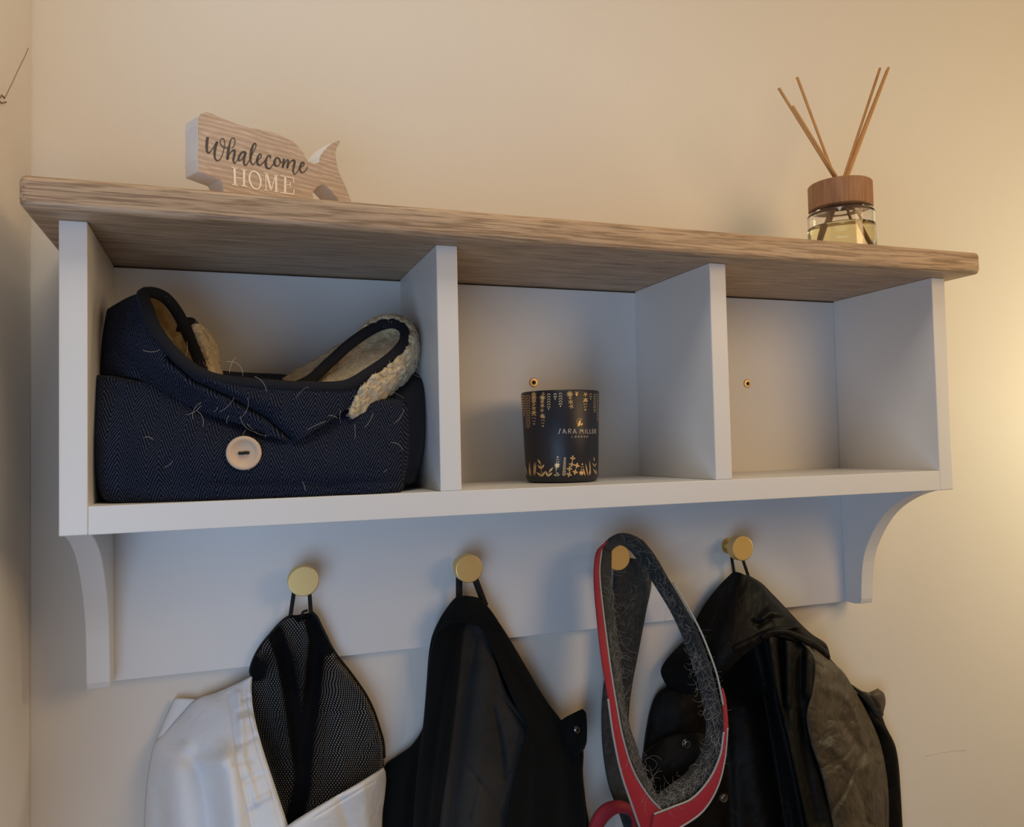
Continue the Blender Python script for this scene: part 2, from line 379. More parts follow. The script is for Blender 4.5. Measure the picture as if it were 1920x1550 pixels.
for px, py in ((1000.5, 717), (1401, 719)):
    c = U(px, py, YB)
    s = lathe('screw', [(0.0, 0.0009), (0.0024, 0.0009), (0.0026, 0.0013), (0.0049, 0.0012), (0.0056, 0.0004), (0.0057, 0.0)], 28, M_screw, sh, c, 'Y')
    q = [(c[0]+rr*math.cos(a), c[1]-0.00145, c[2]+rr*math.sin(a)) for k in range(12) for rr, a in [((0.0026 if k % 2 else 0.0019), k*math.pi/6)]]
    mesh('torx_socket', q, [list(range(12))], M_dark, s, False)  # flat star; the socket's inner shade is put into its dark colour
KN = []
for px, py in ((569.5, 1089.5), (880, 1066), (1160, 1045), (1393, 1028)):
    c = U(px, py, -0.046); KN.append(c)
    b = np.array([c[0], YB, c[2]])
    h = lathe('coat_peg', [(0.0, 0.020), (0.0052, 0.020), (0.0052, 0.003), (0.0058, 0.0022), (0.0098, 0.0020), (0.0102, 0.0014), (0.0102, 0.0)], 36, M_brass, sh, b, 'Y')
    h['label'] = 'brushed brass peg with round flat head'
    R = 0.0155
    lathe('peg_head', [(0.0, 0.0322), (R-0.0010, 0.0320), (R-0.0003, 0.0317), (R, 0.0310), (R, 0.0202), (R-0.0008, 0.0190), (0.0, 0.0188)], 56, M_brass, h, b, 'Y', True, 14)

# ------------------------------------------------------------------ whale sign on the top plank
TH = math.radians(27); dirv = np.array([math.cos(TH), math.sin(TH), 0]); nrm = np.array([math.sin(TH), -math.cos(TH), 0]); backv = -nrm*0.024
wp0 = U(371, 270, -0.180)
def wz(zx, zy): return 320+zx/4.8, 180+zy/4.8
def onwhale(px, py, lift=0.0): return UP(px, py, wp0, nrm)+nrm*lift
out_z = [(246, 680), (240, 560), (246, 400), (241, 250), (246, 180), (275, 150), (312, 138), (380, 158), (450, 190), (560, 235), (650, 266), (720, 286), (810, 296), (920, 325), (1030, 365), (1110, 412), (1165, 465), (1200, 515), (1222, 560), (1248, 592), (1290, 606), (1334, 592), (1340, 545), (1368, 500), (1410, 455), (1455, 420), (1500, 398), (1528, 402), (1522, 425), (1495, 465), (1485, 520), (1490, 570), (1502, 630), (1525, 705), (1560, 775), (1592, 850), (1625, 940)]
P = [onwhale(*wz(*p)) for p in out_z]
def tofloor(px, py):
    q = onwhale(*wz(px, py)); q[2] = ZP; return q
d = P[-1]-P[-2]; k = (ZP-P[-1][2])/d[2]; P.append(P[-1]+d*k)
P.append(tofloor(1560, 960)); P += [onwhale(*wz(*p)) for p in ((1510, 935), (1455, 868), (1400, 812), (1368, 797), (1322, 815), (1276, 872), (1284, 900))]
P += [tofloor(1300, 930), tofloor(480, 930)]; P += [onwhale(*wz(*p)) for p in ((476, 838), (466, 790), (447, 755))]
wbase = P[-5]*1.0
wh = thing('whale_sign', 'small whale shaped wooden sign with script lettering on the oak plank', 'sign', (wbase[0], wbase[1], ZP))
t = NT('whitewashed_sign_wood'); c = t.coord('Object', (20, 20, 110)); g = t.noise(c, 2.2, 5, 0.6, 1.4)
wv = t.n('ShaderNodeTexWave', wave_type='RINGS', rings_direction='Y'); wv.inputs['Scale'].default_value = 26; wv.inputs['Distortion'].default_value = 5; wv.inputs['Detail'].default_value = 2; wv.inputs['Detail Scale'].default_value = 1.2
mp = t.coord('Object', (0.8, 0.8, 2.6)); t.l(mp, wv.inputs['Vector'])
gg = t.math('ADD', t.math('MULTIPLY', g, 0.75), t.math('MULTIPLY', wv.outputs['Fac'], 0.25))
t.set(Base_Color=t.ramp(gg, [(0.28, (0.42, 0.305, 0.235)), (0.52, (0.51, 0.385, 0.30)), (0.78, (0.66, 0.53, 0.43))]), Roughness=0.6); t.bump(gg, 0.15, 0.001)
body = prism('sign_board', P, backv, t.m, wh)
mwhite = simple('white_painted_edge', (0.84, 0.83, 0.82), 0.6, 0, 200, 0.1)
body.data.materials.append(mwhite)
for p in body.data.polygons:
    if abs(p.normal.dot(Vector(nrm))) < 0.9: p.material_index = 1
bev(body, 0.0007, 2, 60)
def pz(zx, zy): return onwhale(370+zx/8.348, 230+zy/8.348, 0.0004)
inkm = simple('charcoal_lettering', (0.075, 0.06, 0.055), 0.7); chm = simple('cream_lettering', (0.95, 0.86, 0.73), 0.7)
th, tk = 13, 42
LET = [
 ([(160, 225), (150, 300), (146, 400), (155, 455), (182, 472), (215, 435), (260, 370), (308, 300)], [tk, tk, tk, 34, 22, th, th, th]),
 ([(310, 298), (282, 380), (268, 480), (276, 555), (302, 592), (342, 585), (382, 520), (412, 420), (426, 320), (415, 265), (385, 247), (358, 278), (362, 335), (402, 378), (450, 395), (482, 388)], [tk, tk, tk, 38, 26, 16, th, th, th, th, th, th, th, th, th, th]),
 ([(540, 395), (580, 345), (586, 270), (556, 238), (526, 262), (502, 345), (482, 450), (468, 578)], [th, th, th, 16, 28, tk, tk, tk]),
 ([(470, 575), (500, 492), (540, 445), (578, 432), (578, 500), (562, 575), (577, 632), (610, 610), (642, 560)], [th, th, 16, 30, 38, 36, 24, th, th]),
 ([(762, 468), (722, 455), (672, 492), (645, 556), (654, 596), (692, 572), (732, 510), (755, 468)], [24, 30, 34, 32, 20, th, th, th]),
 ([(752, 470), (728, 575), (732, 645), (757, 666), (792, 622), (832, 545), (890, 430), (918, 352), (900, 322), (872, 350), (842, 450), (830, 560), (842, 635), (870, 658), (905, 620), (942, 570)], [38, 38, 34, 20, th, th, th, th, 16, 30, tk, tk, 32, 18, th, th]),
 ([(942, 592), (990, 545), (1000, 505), (976, 490), (945, 540), (934, 600), (948, 650), (985, 662), (1030, 622), (1062, 580)], [th, th, 16, 22, 34, 36, 30, 18, th, th]),
 ([(1142, 560), (1136, 518), (1102, 522), (1075, 580), (1068, 645), (1088, 705), (1126, 718), (1170, 672), (1202, 620)], [24, 22, 26, 36, 38, 30, 18, th, th]),
 ([(1272, 562), (1242, 548), (1210, 592), (1208, 650), (1240, 678), (1280, 658), (1300, 600), (1276, 556), (1292, 610), (1332, 620)], [18, 26, 36, 34, 18, 14, 14, 14, th, th]),
 ([(1352, 562), (1346, 635), (1332, 702)], [34, 36, 34]),
 ([(1334, 700), (1372, 620), (1402, 582), (1422, 592), (1412, 650), (1405, 712)], [th, th, 18, 30, 34, 32]),
 ([(1406, 708), (1442, 630), (1490, 588), (1520, 604), (1508, 680), (1498, 757), (1522, 806), (1562, 768), (1602, 705), (1660, 668), (1666, 632), (1642, 620), (1612, 668), (1602, 728), (1622, 772), (1665, 772), (1705, 730), (1726, 685)], [th, th, 18, 32, 38, 36, 22, th, th, th, 16, 22, 32, 34, 26, 16, th, th])]
o = print_mesh('script_lettering', LET, [], pz, inkm, wh); o['label'] = 'charcoal script word Whalecome'
el = [(900+88*math.cos(a)+0.06*140*math.sin(a), 900+138*math.sin(a)+22*math.cos(a)) for a in np.linspace(0, 2*math.pi, 22)]
HOME = [([(577, 705), (586, 975)], 36), ([(530, 696), (626, 716)], 15), ([(540, 968), (636, 986)], 17), ([(727, 740), (727, 990)], 36), ([(680, 728), (770, 748)], 15), ([(682, 986), (776, 1003)], 17), ([(590, 852), (722, 882)], 15),
 (el, [30, 20, 30, 32, 20, 28, 30]), ([(1068, 795), (1070, 1055)], 16), ([(1034, 786), (1092, 800)], 15), ([(1040, 1050), (1106, 1064)], 15), ([(1080, 798), (1152, 1062)], 34), ([(1152, 1060), (1216, 826)], 15), ([(1226, 828), (1232, 1080)], 34), ([(1192, 822), (1262, 832)], 14), ([(1195, 1076), (1268, 1087)], 15),
 ([(1372, 842), (1368, 1098)], 36), ([(1290, 830), (1502, 866)], 15), ([(1498, 862), (1504, 942)], 15), ([(1294, 1094), (1500, 1124)], 18), ([(1500, 1128), (1512, 1052)], 16), ([(1375, 962), (1452, 976)], 14), ([(1450, 930), (1454, 1012)], 14)]
o = print_mesh('capital_lettering', HOME, [], pz, chm, wh); o['label'] = 'cream serif capitals HOME'

# ------------------------------------------------------------------ reed diffuser
jc = np.array([0.8405, -0.120, ZP]); RJ = 0.0392
df = thing('reed_diffuser', 'glass reed diffuser with wooden collar and pale yellow oil', 'reed diffuser', jc)
gl = glass_mat('clear_glass', (1, 1, 1), 1.46)
lathe('glass_jar', [(0.0, 0.0), (RJ-0.003, 0.0), (RJ-0.0008, 0.0012), (RJ, 0.004), (RJ, 0.0585), (RJ-0.001, 0.0612), (RJ-0.004, 0.0630), (0.020, 0.0640), (0.0165, 0.0665), (0.0165, 0.088), (0.0140, 0.088), (0.0140, 0.0655), (0.018, 0.0615), (RJ-0.0060, 0.0600), (RJ-0.0032, 0.0570), (RJ-0.0030, 0.0100), (RJ-0.006, 0.0070), (0.0, 0.0065)], 64, gl, df, jc)
oilm = glass_mat('fragrance_oil', (0.97, 0.93, 0.62), 1.36)
lathe('fragrance_oil', [(0.0, 0.00652), (RJ-0.0061, 0.00702), (RJ-0.00305, 0.0101), (RJ-0.00305, 0.0436), (RJ-0.004, 0.0430), (0.0, 0.0429)], 64, oilm, df, jc)
t = NT('beech_collar_wood'); g = t.noise(t.coord('Object', (160, 160, 9)), 2.0, 4, 0.6, 0.5); t.set(Base_Color=t.ramp(g, [(0.3, (0.24, 0.105, 0.045)), (0.7, (0.40, 0.20, 0.095))]), Roughness=0.5); t.bump(g, 0.1, 0.0005)
RW = 0.0373
lathe('wooden_collar', [(0.0105, 0.0648), (0.0165, 0.0648), (0.0165, 0.0660), (RW-0.001, 0.0652), (RW, 0.0662), (RW, 0.0955), (RW-0.0012, 0.0968), (0.0125, 0.0968), (0.0105, 0.0960), (0.0105, 0.0648)], 64, t.m, df, jc)
rm = simple('rattan_reed', (0.52, 0.27, 0.10), 0.6, 0, 300, 0.2, 0.0003, 0.2)
top = jc+np.array([0, 0, 0.0968])
for px, py, Y, qx, qy in ((1460, 165, -0.125, -.0048, -.003), (1486, 199, -0.14, -.0028, -.005), (1494.5, 145, -0.105, -.0005, .003), (1650, 128, -0.118, .0032, .001), (1666, 127, -0.130, .0052, -.003), (1663, 132, -0.112, .0050, .003)):
    a = U(px, py, Y); b = top+np.array([qx, qy, 0]); d = (b-a)/np.linalg.norm(b-a)
    # run on down through the neck until the jar wall or base stops it
    e = b.copy()
    while e[2]-d[2]*-0.0005 > jc[2]+0.0095 and math.hypot(e[0]-jc[0], e[1]-jc[1]) < RJ-0.0055: e = e+d*0.0005
    tube('reed', [a, b, e], 0.0017, rm, df, 10)

# ------------------------------------------------------------------ candle
cc = np.array([0, -0.086, ZF]); q = U(1052, 820, -0.086); cc[0] = q[0]
RT, RB, HC = 0.0430, 0.0397, 0.0985
can = thing('scented_candle', 'navy glass candle tumbler with gold foil flowers and lettering', 'candle', cc)
nav = simple('navy_matt_glass', (0.010, 0.012, 0.022), 0.42, 0, None)
lathe('tumbler', [(0.0, 0.0), (RB-0.006, 0.0), (RB-0.0018, 0.0014), (RB, 0.0055), (RT, HC-0.0012), (RT-0.0008, HC), (RT-0.0022, HC-0.0006), (RT-0.0028, HC-0.010), (RB-0.003, 0.010), (0.0, 0.010)], 72, nav, can, cc)
lathe('wax', [(0.0, 0.0102), (RB-0.0032, 0.0102), (RT-0.0045, 0.070), (0.003, 0.0695), (0.0, 0.0695)], 48, simple('cream_wax', (0.75, 0.68, 0.52), 0.45), can, cc)
tube('wick', [cc+np.array([0, 0, 0.069]), cc+np.array([0.0005, 0, 0.076]), cc+np.array([0.002, 0, 0.080])], 0.0009, M_dark, can, 6)
def oncan(px, py):
    v = ray(px, py); p = CP-cc; R = RT
    for _ in range(5):
        R = R+0.00018; A = v[0]**2+v[1]**2; B = p[0]*v[0]+p[1]*v[1]; C = p[0]**2+p[1]**2-R*R; dd = B*B-A*C
        s = (-B-math.sqrt(max(dd, 0)))/A; h = p+v*s
        R = RB+(RT-RB)*np.clip((h[2]-0.0055)/(HC-0.0067), 0, 1)
    return cc+h
R_ = random.Random(3)
def leaf(x, y, ang, L, wd):
    c, s = math.cos(ang), math.sin(ang)
    return [(x+c*u*L-s*v*wd, y+s*u*L+c*v*wd) for u, v in ((0, 0), (0.3, 0.42), (0.62, 0.45), (1, 0), (0.62, -0.45), (0.3, -0.42))]
polys = []; strokes = []
def flower(x, y, r, n, a0=0.3):
    for k in range(n): polys.append(leaf(x, y, a0+2*math.pi*k/n, r, r*0.30))
def chevron(x, y0, y1, wd, step=4.6):
    y = y0
    while y < y1-3:
        for s in (-1, 1): polys.append(leaf(x, y, math.pi/2-s*0.75, wd, 1.35))
        y += step
    polys.append(leaf(x, y-1, math.pi/2, 4.2, 2.0))
def spike(x, y0, y1, wd, up=False):
    L = y1-y0; n = max(3, int(L/3.2))
    for k in range(n):
        f = k/(n-1); y = (y1-f*L) if up else (y0+f*L); ww = wd*(1-0.55*f)
        for s in (-1, 1): polys.append(leaf(x+s*0.5, y, (-math.pi/2 if up else math.pi/2)-s*(1.15-0.5*f)*(1 if not up else -1), ww, 1.55))
    polys.append(leaf(x, (y0 if up else y1), (-math.pi/2 if up else math.pi/2), 3.4, 1.8))
zx = lambda v: 970+v/12; zy = lambda v: 720+v/12
chevron(zx(100), zy(250), zy(600), 4); chevron(zx(150), zy(250), zy(720), 5); chevron(zx(242), zy(240), zy(960), 6.5)
for yy, r, n in ((225, 6, 7), (300, 6.5, 8), (380, 6, 7), (460, 5, 5), (540, 5.5, 6), (640, 6, 7)): flower(zx(370), zy(yy), r, n, yy)
spike(zx(375), zy(690), zy(880), 5)
flower(zx(585), zy(215), 4, 4); flower(zx(565), zy(305), 6.5, 8); flower(zx(560), zy(395), 5, 6); flower(zx(562), zy(485), 5, 6); flower(zx(555), zy(590), 4.6, 5); flower(zx(565), zy(715), 5.6, 7); spike(zx(575), zy(740), zy(925), 4.6)
chevron(zx(705), zy(205), zy(560), 5.2, 4.7); chevron(zx(850), zy(205), zy(330), 4.5); chevron(zx(972), zy(190), zy(500), 5.2, 4.8)
flower(zx(1180), zy(225), 7, 9); flower(zx(1190), zy(310), 4.6, 5); flower(zx(1200), zy(400), 5.8, 6, 0.5); flower(zx(1215), zy(500), 5.4, 5, 0.6); flower(zx(1335), zy(205), 4.4, 4, 0.9)
polys.append(leaf(zx(1335), zy(215), math.pi/2, 5, 2.2)); flower(zx(1535), zy(230), 4.6, 5, 0.2); flower(zx(1537), zy(350), 5, 6, 0.5); spike(zx(1530), zy(375), zy(560), 4.4)
chevron(zx(1650), zy(205), zy(320), 3.6); chevron(zx(1740), zy(220), zy(640), 4, 4); chevron(zx(1805), zy(210), zy(780), 2.6, 4)
zb = lambda v: 840+v/12
for x, y0, y1 in ((215, 620, 380), (270, 640, 290), (300, 640, 420), (370, 640, 300), (400, 620, 300), (1530, 630, 440), (1590, 630, 330), (1610, 630, 400), (1650, 620, 260), (1790, 600, 470)):
    polys.append(leaf(zx(x), zb(y0), math.atan2(y1-y0, R_.uniform(-60, 60)), (y0-y1)/12, 2.4))
def plant(x, y, lv):
    for dx, dy, ang, L, wd in lv: polys.append(leaf(zx(x+dx), zb(y+dy), ang, L, wd))
plant(555, 640, [(0, 0, -2.45, 13.5, 3.8), (0, 0, -1.05, 12, 3.8), (-25, -170, -2.2, 10, 3.6), (-25, -170, -0.95, 11, 3.8), (-30, -280, -2.1, 11, 3.8)]); strokes.append(([(zx(555), zb(640)), (zx(535), zb(480)), (zx(520), zb(330))], 0.8))
plant(685, 640, [(0, 0, -1.95, 12, 3.8), (0, 0, -0.75, 12, 4), (20, -95, -0.85, 13, 4.2)]); strokes.append(([(zx(685), zb(640)), (zx(705), zb(545))], 0.8))
strokes.append(([(zx(870), zb(620)), (zx(870), zb(440))], 0.7)); flower(zx(893), zb(390), 6, 9); spike(zx(908), zb(215), zb(370), 4, True); plant(890, 625, [(0, 0, -2.75, 7, 2), (0, 0, -0.5, 7, 2), (10, -30, -1.3, 5, 2.2), (0, -140, -2.2, 3.5, 2)])
for k in range(11):
    yy = 620-k*38
    for s in (-1, 1): polys.append(leaf(zx(1050+k*2), zb(yy), -math.pi/2+s*(0.9-0.02*k), 4.6-0.18*k, 1.9))
polys.append(leaf(zx(1074), zb(245), -math.pi/2, 4, 1.8))
for x, y, a in ((1245, 225, .1), (1225, 365, .2), (1340, 390, .25), (1175, 465, .05), (1300, 535, .2), (1165, 590, .3)):
    polys += [leaf(zx(x), zb(y), a+k*math.pi/2, 5.8, 3.4) for k in range(4)]
flower(zx(1445), zb(555), 5.4, 8); spike(zx(1462), zb(375), zb(545), 4.2, True)
plant(1770, 590, [(0, 0, -2.0, 13, 2.6), (-25, -170, -2.1, 9, 2.4), (-25, -170, -1.2, 9, 2), (-35, -290, -1.7, 9, 2.6)])
gold = simple('gold_foil', (0.80, 0.58, 0.30), 0.42, 0.85)
o = print_mesh('gold_foil_flowers', strokes, polys, oncan, gold, can); o['label'] = 'gold foil hanging flowers and meadow plants'
# lettering SARA MILLER / LONDON with the little bird emblem
sx = lambda v: 1020+v/17.45; sy = lambda v: 770+v/17.45
def T(pts): return [(sx(a), sy(b)) for a, b in pts]
wl_ = 0.95
SA = [T(p) for p in ([(560, 600), (525, 605), (505, 680), (490, 740), (460, 745)], [(615, 745), (655, 590)], [(655, 590), (725, 745)], [(640, 690), (705, 690)], [(795, 745), (800, 600)], [(800, 600), (860, 595), (885, 630), (860, 665), (805, 670)], [(835, 670), (885, 745)], [(945, 745), (1000, 590)], [(1000, 590), (1060, 745)], [(970, 695), (1040, 695)],
  [(1170, 740), (1195, 600)], [(1195, 600), (1235, 680)], [(1235, 680), (1265, 600)], [(1265, 600), (1290, 740)], [(1352, 600), (1352, 740)], [(1410, 600), (1412, 740)], [(1412, 738), (1465, 738)], [(1500, 600), (1505, 740)], [(1505, 738), (1550, 738)], [(1585, 600), (1585, 740)], [(1585, 602), (1625, 602)], [(1585, 670), (1620, 670)], [(1585, 738), (1625, 738)], [(1655, 740), (1655, 602)], [(1655, 602), (1690, 610), (1695, 640), (1660, 668)], [(1668, 668), (1692, 740)])]
LO = [T(p) for p in ([(912, 825), (912, 875), (935, 875)], [(1035+22*math.cos(a), 845+24*math.sin(a)) for a in np.linspace(0, 6.3, 10)], [(1110, 870), (1112, 825), (1150, 868), (1152, 822)], [(1215, 868), (1215, 825), (1245, 835), (1245, 858), (1215, 868)], [(1325+20*math.cos(a), 845+22*math.sin(a)) for a in np.linspace(0, 6.3, 10)], [(1395, 868), (1397, 825), (1430, 865), (1432, 822)])]
o = print_mesh('gold_lettering', [(p, wl_) for p in SA]+[(p, 0.55) for p in LO], [], oncan, simple('pale_gold_print', (0.62, 0.56, 0.46), 0.5, 0.5), can); o['label'] = 'thin pale gold words SARA MILLER LONDON'
bird = [T([(1095, 515), (1100, 460), (1125, 380), (1160, 320), (1190, 292), (1205, 310), (1200, 370), (1190, 450), (1165, 490), (1130, 500)]), T([(1205, 430), (1230, 420), (1240, 390), (1275, 395), (1255, 430), (1262, 470), (1225, 480), (1200, 465)])]
ring = [T([(1080+0*a, 400)]) for a in (0,)]
print_mesh('bird_emblem', [(T([(1085, 430), (1075, 340), (1110, 270), (1170, 248), (1225, 262), (1255, 310)]), 0.5)], bird, oncan, gold, can)

# ------------------------------------------------------------------ herringbone dog coat folded in the first cubbyhole
M_tweed = herringbone_mat(); M_bind = cloth_mat('navy_cotton_binding', (0.006, 0.007, 0.012), None, 0.85, 700, 0.1)
M_fl = fleece_mat('cream_sherpa_fleece', (0.48, 0.35, 0.18), (0.80, 0.65, 0.40))
M_hair = simple('stray_dog_hair', (0.62, 0.56, 0.46), 0.5)
dc = thing('dog_coat', 'folded navy herringbone dog coat with cream fleece lining and wooden button', 'dog coat', (0.16, -0.1, ZF))
FZ = [([(330, 860), (430, 890), (620, 880)], 60, 0.004), ([(250, 740), (300, 820), (330, 900)], 30, -0.004), ([(620, 905), (760, 900)], 5, -0.0025), ([(400, 905), (620, 908)], 5, -0.0025), ([(215, 740), (235, 840), (240, 920)], 22, -0.006)]
loft('folded_body', [
 [(225, 925, -.045), (212, 931, -.12), (230, 936, -.145), (320, 937, -.15), (450, 933, -.152), (620, 927, -.152), (735, 922, -.148), (735, 915, -.10), (720, 908, -.045)],
 [(220, 918, -.04), (188, 922, -.12), (205, 932, -.153), (320, 934, -.166), (450, 930, -.168), (620, 925, -.168), (748, 921, -.162), (755, 914, -.11), (735, 900, -.045)],
 [(215, 840, -.04), (176, 838, -.12), (190, 845, -.155), (320, 850, -.171), (450, 850, -.1745), (620, 848, -.1735), (757, 848, -.167), (768, 845, -.12), (745, 840, -.045)],
 [(216, 725, -.04), (178, 716, -.11), (196, 722, -.143), (320, 748, -.150), (450, 782, -.156), (620, 782, -.156), (752, 768, -.158), (768, 762, -.12), (750, 755, -.045)],
 [(225, 700, -.04), (186, 706, -.10), (205, 708, -.126), (320, 718, -.130), (450, 742, -.134), (620, 748, -.134), (735, 750, -.140), (755, 748, -.11), (740, 745, -.045)],
 [(240, 690, -.04), (230, 695, -.05), (250, 695, -.06), (340, 690, -.06), (450, 700, -.06), (620, 710, -.06), (715, 730, -.06), (735, 735, -.06), (740, 740, -.045)]],
 M_tweed, dc, 110, 90, folds=FZ, th=0.003, rough=0.0012, rscale=40, uvproj=True)
loft('folded_back_layer', [
 [(735, 910, -.150), (768, 905, -.140), (778, 900, -.10), (765, 895, -.05)],
 [(745, 840, -.150), (788, 835, -.140), (797, 830, -.09), (780, 828, -.05)],
 [(745, 760, -.145), (790, 745, -.130), (798, 735, -.09), (780, 735, -.05)],
 [(730, 745, -.12), (780, 712, -.11), (794, 702, -.08), (778, 705, -.05)],
 [(700, 745, -.06), (745, 705, -.06), (770, 695, -.06), (775, 700, -.05)]], M_bind, dc, 30, 40, th=0.003, rough=0.001, rscale=40)
near = [(268, 551, -.128), (277, 580, -.145), (292, 618, -.155), (330, 666, -.163), (365, 694, -.168), (405, 711, -.1715), (500, 722, -.1735), (600, 726, -.1715), (650, 722, -.166), (690, 700, -.158), (735, 668, -.146), (758, 640, -.134), (757, 618, -.124), (738, 606, -.116), (708, 612, -.112), (660, 642, -.116), (615, 682, -.122), (575, 716, -.130)]
far = [(575, 716, -.130), (480, 745, -.128), (420, 735, -.124), (388, 712, -.120), (372, 672, -.114), (355, 632, -.108), (335, 590, -.106), (312, 560, -.110), (290, 549, -.118)]
loft('outer_panel', [
 [(202, 590, -.085), (205, 580, -.095)]+near[:9]+[(672, 722, -.161)],
 [(194, 640, -.105), (215, 640, -.125), (255, 640, -.143), (285, 670, -.155), (325, 708, -.163), (365, 728, -.169), (420, 745, -.174), (520, 768, -.179), (600, 762, -.176), (645, 748, -.168), (675, 738, -.160)],
 [(190, 703, -.11), (225, 705, -.128), (265, 712, -.142), (310, 735, -.150), (355, 760, -.158), (405, 780, -.166), (470, 800, -.173), (545, 827, -.179), (600, 800, -.176), (640, 772, -.168), (668, 752, -.160)]],
 M_tweed, dc, 120, 46, folds=[([(318, 672), (365, 712), (430, 742), (500, 782), (545, 822)], 7, -0.008), ([(225, 650), (280, 700), (360, 745)], 16, -0.007), ([(340, 690), (420, 728), (520, 760)], 9, 0.003)], th=0.003, uvproj=True)
rim = crv([near[i] for i in range(len(near))]+far[1:], 150, True)
tube('neck_binding', [U(*p) for p in rim], 0.0046, M_bind, dc, 10, True, (1.15, 0.85))
A = [(276, 562, -.128), (285, 600, -.148), (300, 632, -.157), (335, 672, -.164), (372, 700, -.169), (400, 712, -.168)]
loft('fleece_lining', [[(285, 552, -.118), (312, 562, -.110), (335, 592, -.106), (355, 634, -.109), (372, 674, -.115), (388, 712, -.120)], [(278, 575, -.10), (295, 605, -.10), (320, 645, -.11), (345, 680, -.118), (368, 702, -.128), (392, 715, -.135)], A], M_fl, dc, 60, 34, bulge=-0.008, th=0.002, rough=0.0016, rscale=110)
loft('fleece_lining', [[(575, 720, -.130), (615, 684, -.122), (660, 644, -.117), (705, 614, -.113), (736, 608, -.117), (752, 616, -.122)], [(572, 730, -.125), (610, 705, -.118), (655, 672, -.112), (700, 645, -.109), (735, 630, -.112), (754, 628, -.122)], [(560, 730, -.160), (640, 725, -.163), (688, 700, -.156), (732, 668, -.145), (752, 646, -.136), (757, 632, -.130)]], M_fl, dc, 70, 40, bulge=-0.009, th=0.002, rough=0.0018, rscale=110)
loft('fleece_turn_back', [
 [(670, 628, -.108), (700, 606, -.108), (738, 600, -.114), (762, 618, -.122), (764, 645, -.134), (742, 674, -.146), (700, 706, -.158), (672, 734, -.163), (655, 778, -.163)],
 [(680, 612, -.103), (705, 598, -.104), (745, 594, -.108), (774, 618, -.114), (778, 652, -.124), (757, 690, -.138), (716, 722, -.153), (685, 748, -.160), (658, 782, -.162)],
 [(690, 612, -.085), (712, 602, -.083), (750, 597, -.082), (782, 622, -.085), (787, 664, -.094), (768, 706, -.112), (730, 740, -.132), (695, 768, -.146), (660, 787, -.155)]],
 M_fl, dc, 90, 40, bulge=0.003, th=0.003, rough=0.0042, rscale=120)
loft('fleece_turn_back', [[(352, 612, -.098), (362, 650, -.104), (376, 690, -.112), (392, 716, -.118)], [(366, 608, -.10), (384, 640, -.106), (396, 682, -.112), (404, 716, -.116)], [(380, 612, -.086), (402, 640, -.088), (412, 680, -.092), (417, 716, -.096)]], M_fl, dc, 40, 24, bulge=0.003, th=0.003, rough=0.003, rscale=120)
loft('fleece_turn_back', [[(530, 712, -.085), (565, 690, -.085), (605, 668, -.088), (640, 645, -.09)], [(535, 730, -.10), (575, 716, -.11), (615, 690, -.11), (650, 655, -.105)]], M_fl, dc, 30, 16, bulge=0.004, th=0.003, rough=0.003, rscale=120)
PILE = []
for fo in [x for x in dc.children if x.name.startswith('fleece')]:
    me = fo.data; n_ = len(me.vertices)
    for i in rng.integers(0, n_, int(n_*0.55)):
        v = me.vertices[int(i)]; p = np.array(v.co); d = np.array(v.normal)
        if d[1] > 0: d = -d
        PILE.append(hair_curve(p-d*0.0005, rng.uniform(.0025, .0055), 4.5, d+rng.normal(size=3)*0.9, 5))
tubes('fleece_pile', PILE, 0.00022, M_fl, dc)['kind'] = 'stuff'
tube('belt_tab', crv([U(338, 622, -.104), U(345, 606, -.102), U(358, 603, -.100), U(366, 612, -.098), U(368, 626, -.098)], 20), 0.0042, M_bind, dc, 10)
bt = U(457, 849, -0.1795)
wd = simple('pale_wood_button', (0.62, 0.44, 0.30), 0.5, 0, 90, 0.15, 0.0004, 0.12)
b_ = lathe('button', [(0.0, 0.0016), (0.0095, 0.0018), (0.0105, 0.0030), (0.0128, 0.0040), (0.0141, 0.0034), (0.0145, 0.0020), (0.0138, 0.0), (0.0, 0.0)], 48, wd, dc, bt, 'Y', True, 60); b_['label'] = 'round pale wooden button'
tube('button_thread', [bt+np.array([x, -0.0022-0.0006*(1-(x/0.0045)**2), 0.0002*math.sin(x*900)]) for x in np.linspace(-0.0042, 0.0042, 9)], 0.0013, M_dark, b_, 8)
H = []
for px, py, Y, L, c, dd in ((430, 700, -.176, .02, 2, (0, -.2, 1)), (455, 705, -.178, .022, 2.5, (.3, -.2, 1)), (500, 735, -.182, .018, 2, (0, -.2, 1)), (555, 745, -.182, .022, 2, (.5, -.2, .6)), (780, 670, -.10, .03, 3, (1, -.3, .2)), (775, 690, -.10, .035, 4, (1, -.4, -.3)), (772, 700, -.11, .04, 3, (1, -.4, -.5)), (738, 735, -.14, .018, 1, (1, -.4, -.5)), (695, 765, -.16, .03, 3, (.2, -.3, -1)), (665, 795, -.176, .018, 1.5, (.1, -.1, -1)), (450, 780, -.178, .025, 3, (.1, -.2, -1)), (300, 655, -.165, .014, 1.5, (-.7, -.2, -.6)), (350, 640, -.15, .022, 2, (.3, -.2, -1)), (610, 790, -.18, .03, 1, (-1, -.1, -.3)), (690, 900, -.172, .012, 1, (.2, -.1, 1)), (340, 860, -.176, .02, 2, (1, -.1, .4)), (380, 800, -.176, .016, 2, (.4, -.2, .9))):
    H.append(hair_curve(U(px, py, Y), L, c, dd))
for _ in range(26): H.append(hair_curve(U(rng.uniform(240, 740), rng.uniform(760, 900), -.1765), rng.uniform(.006, .022), 2.5, rng.normal(size=3)*np.array([1, .1, 1])))
o = tubes('dog_hair', H, 0.00012, M_hair, dc); o['kind'] = 'stuff'

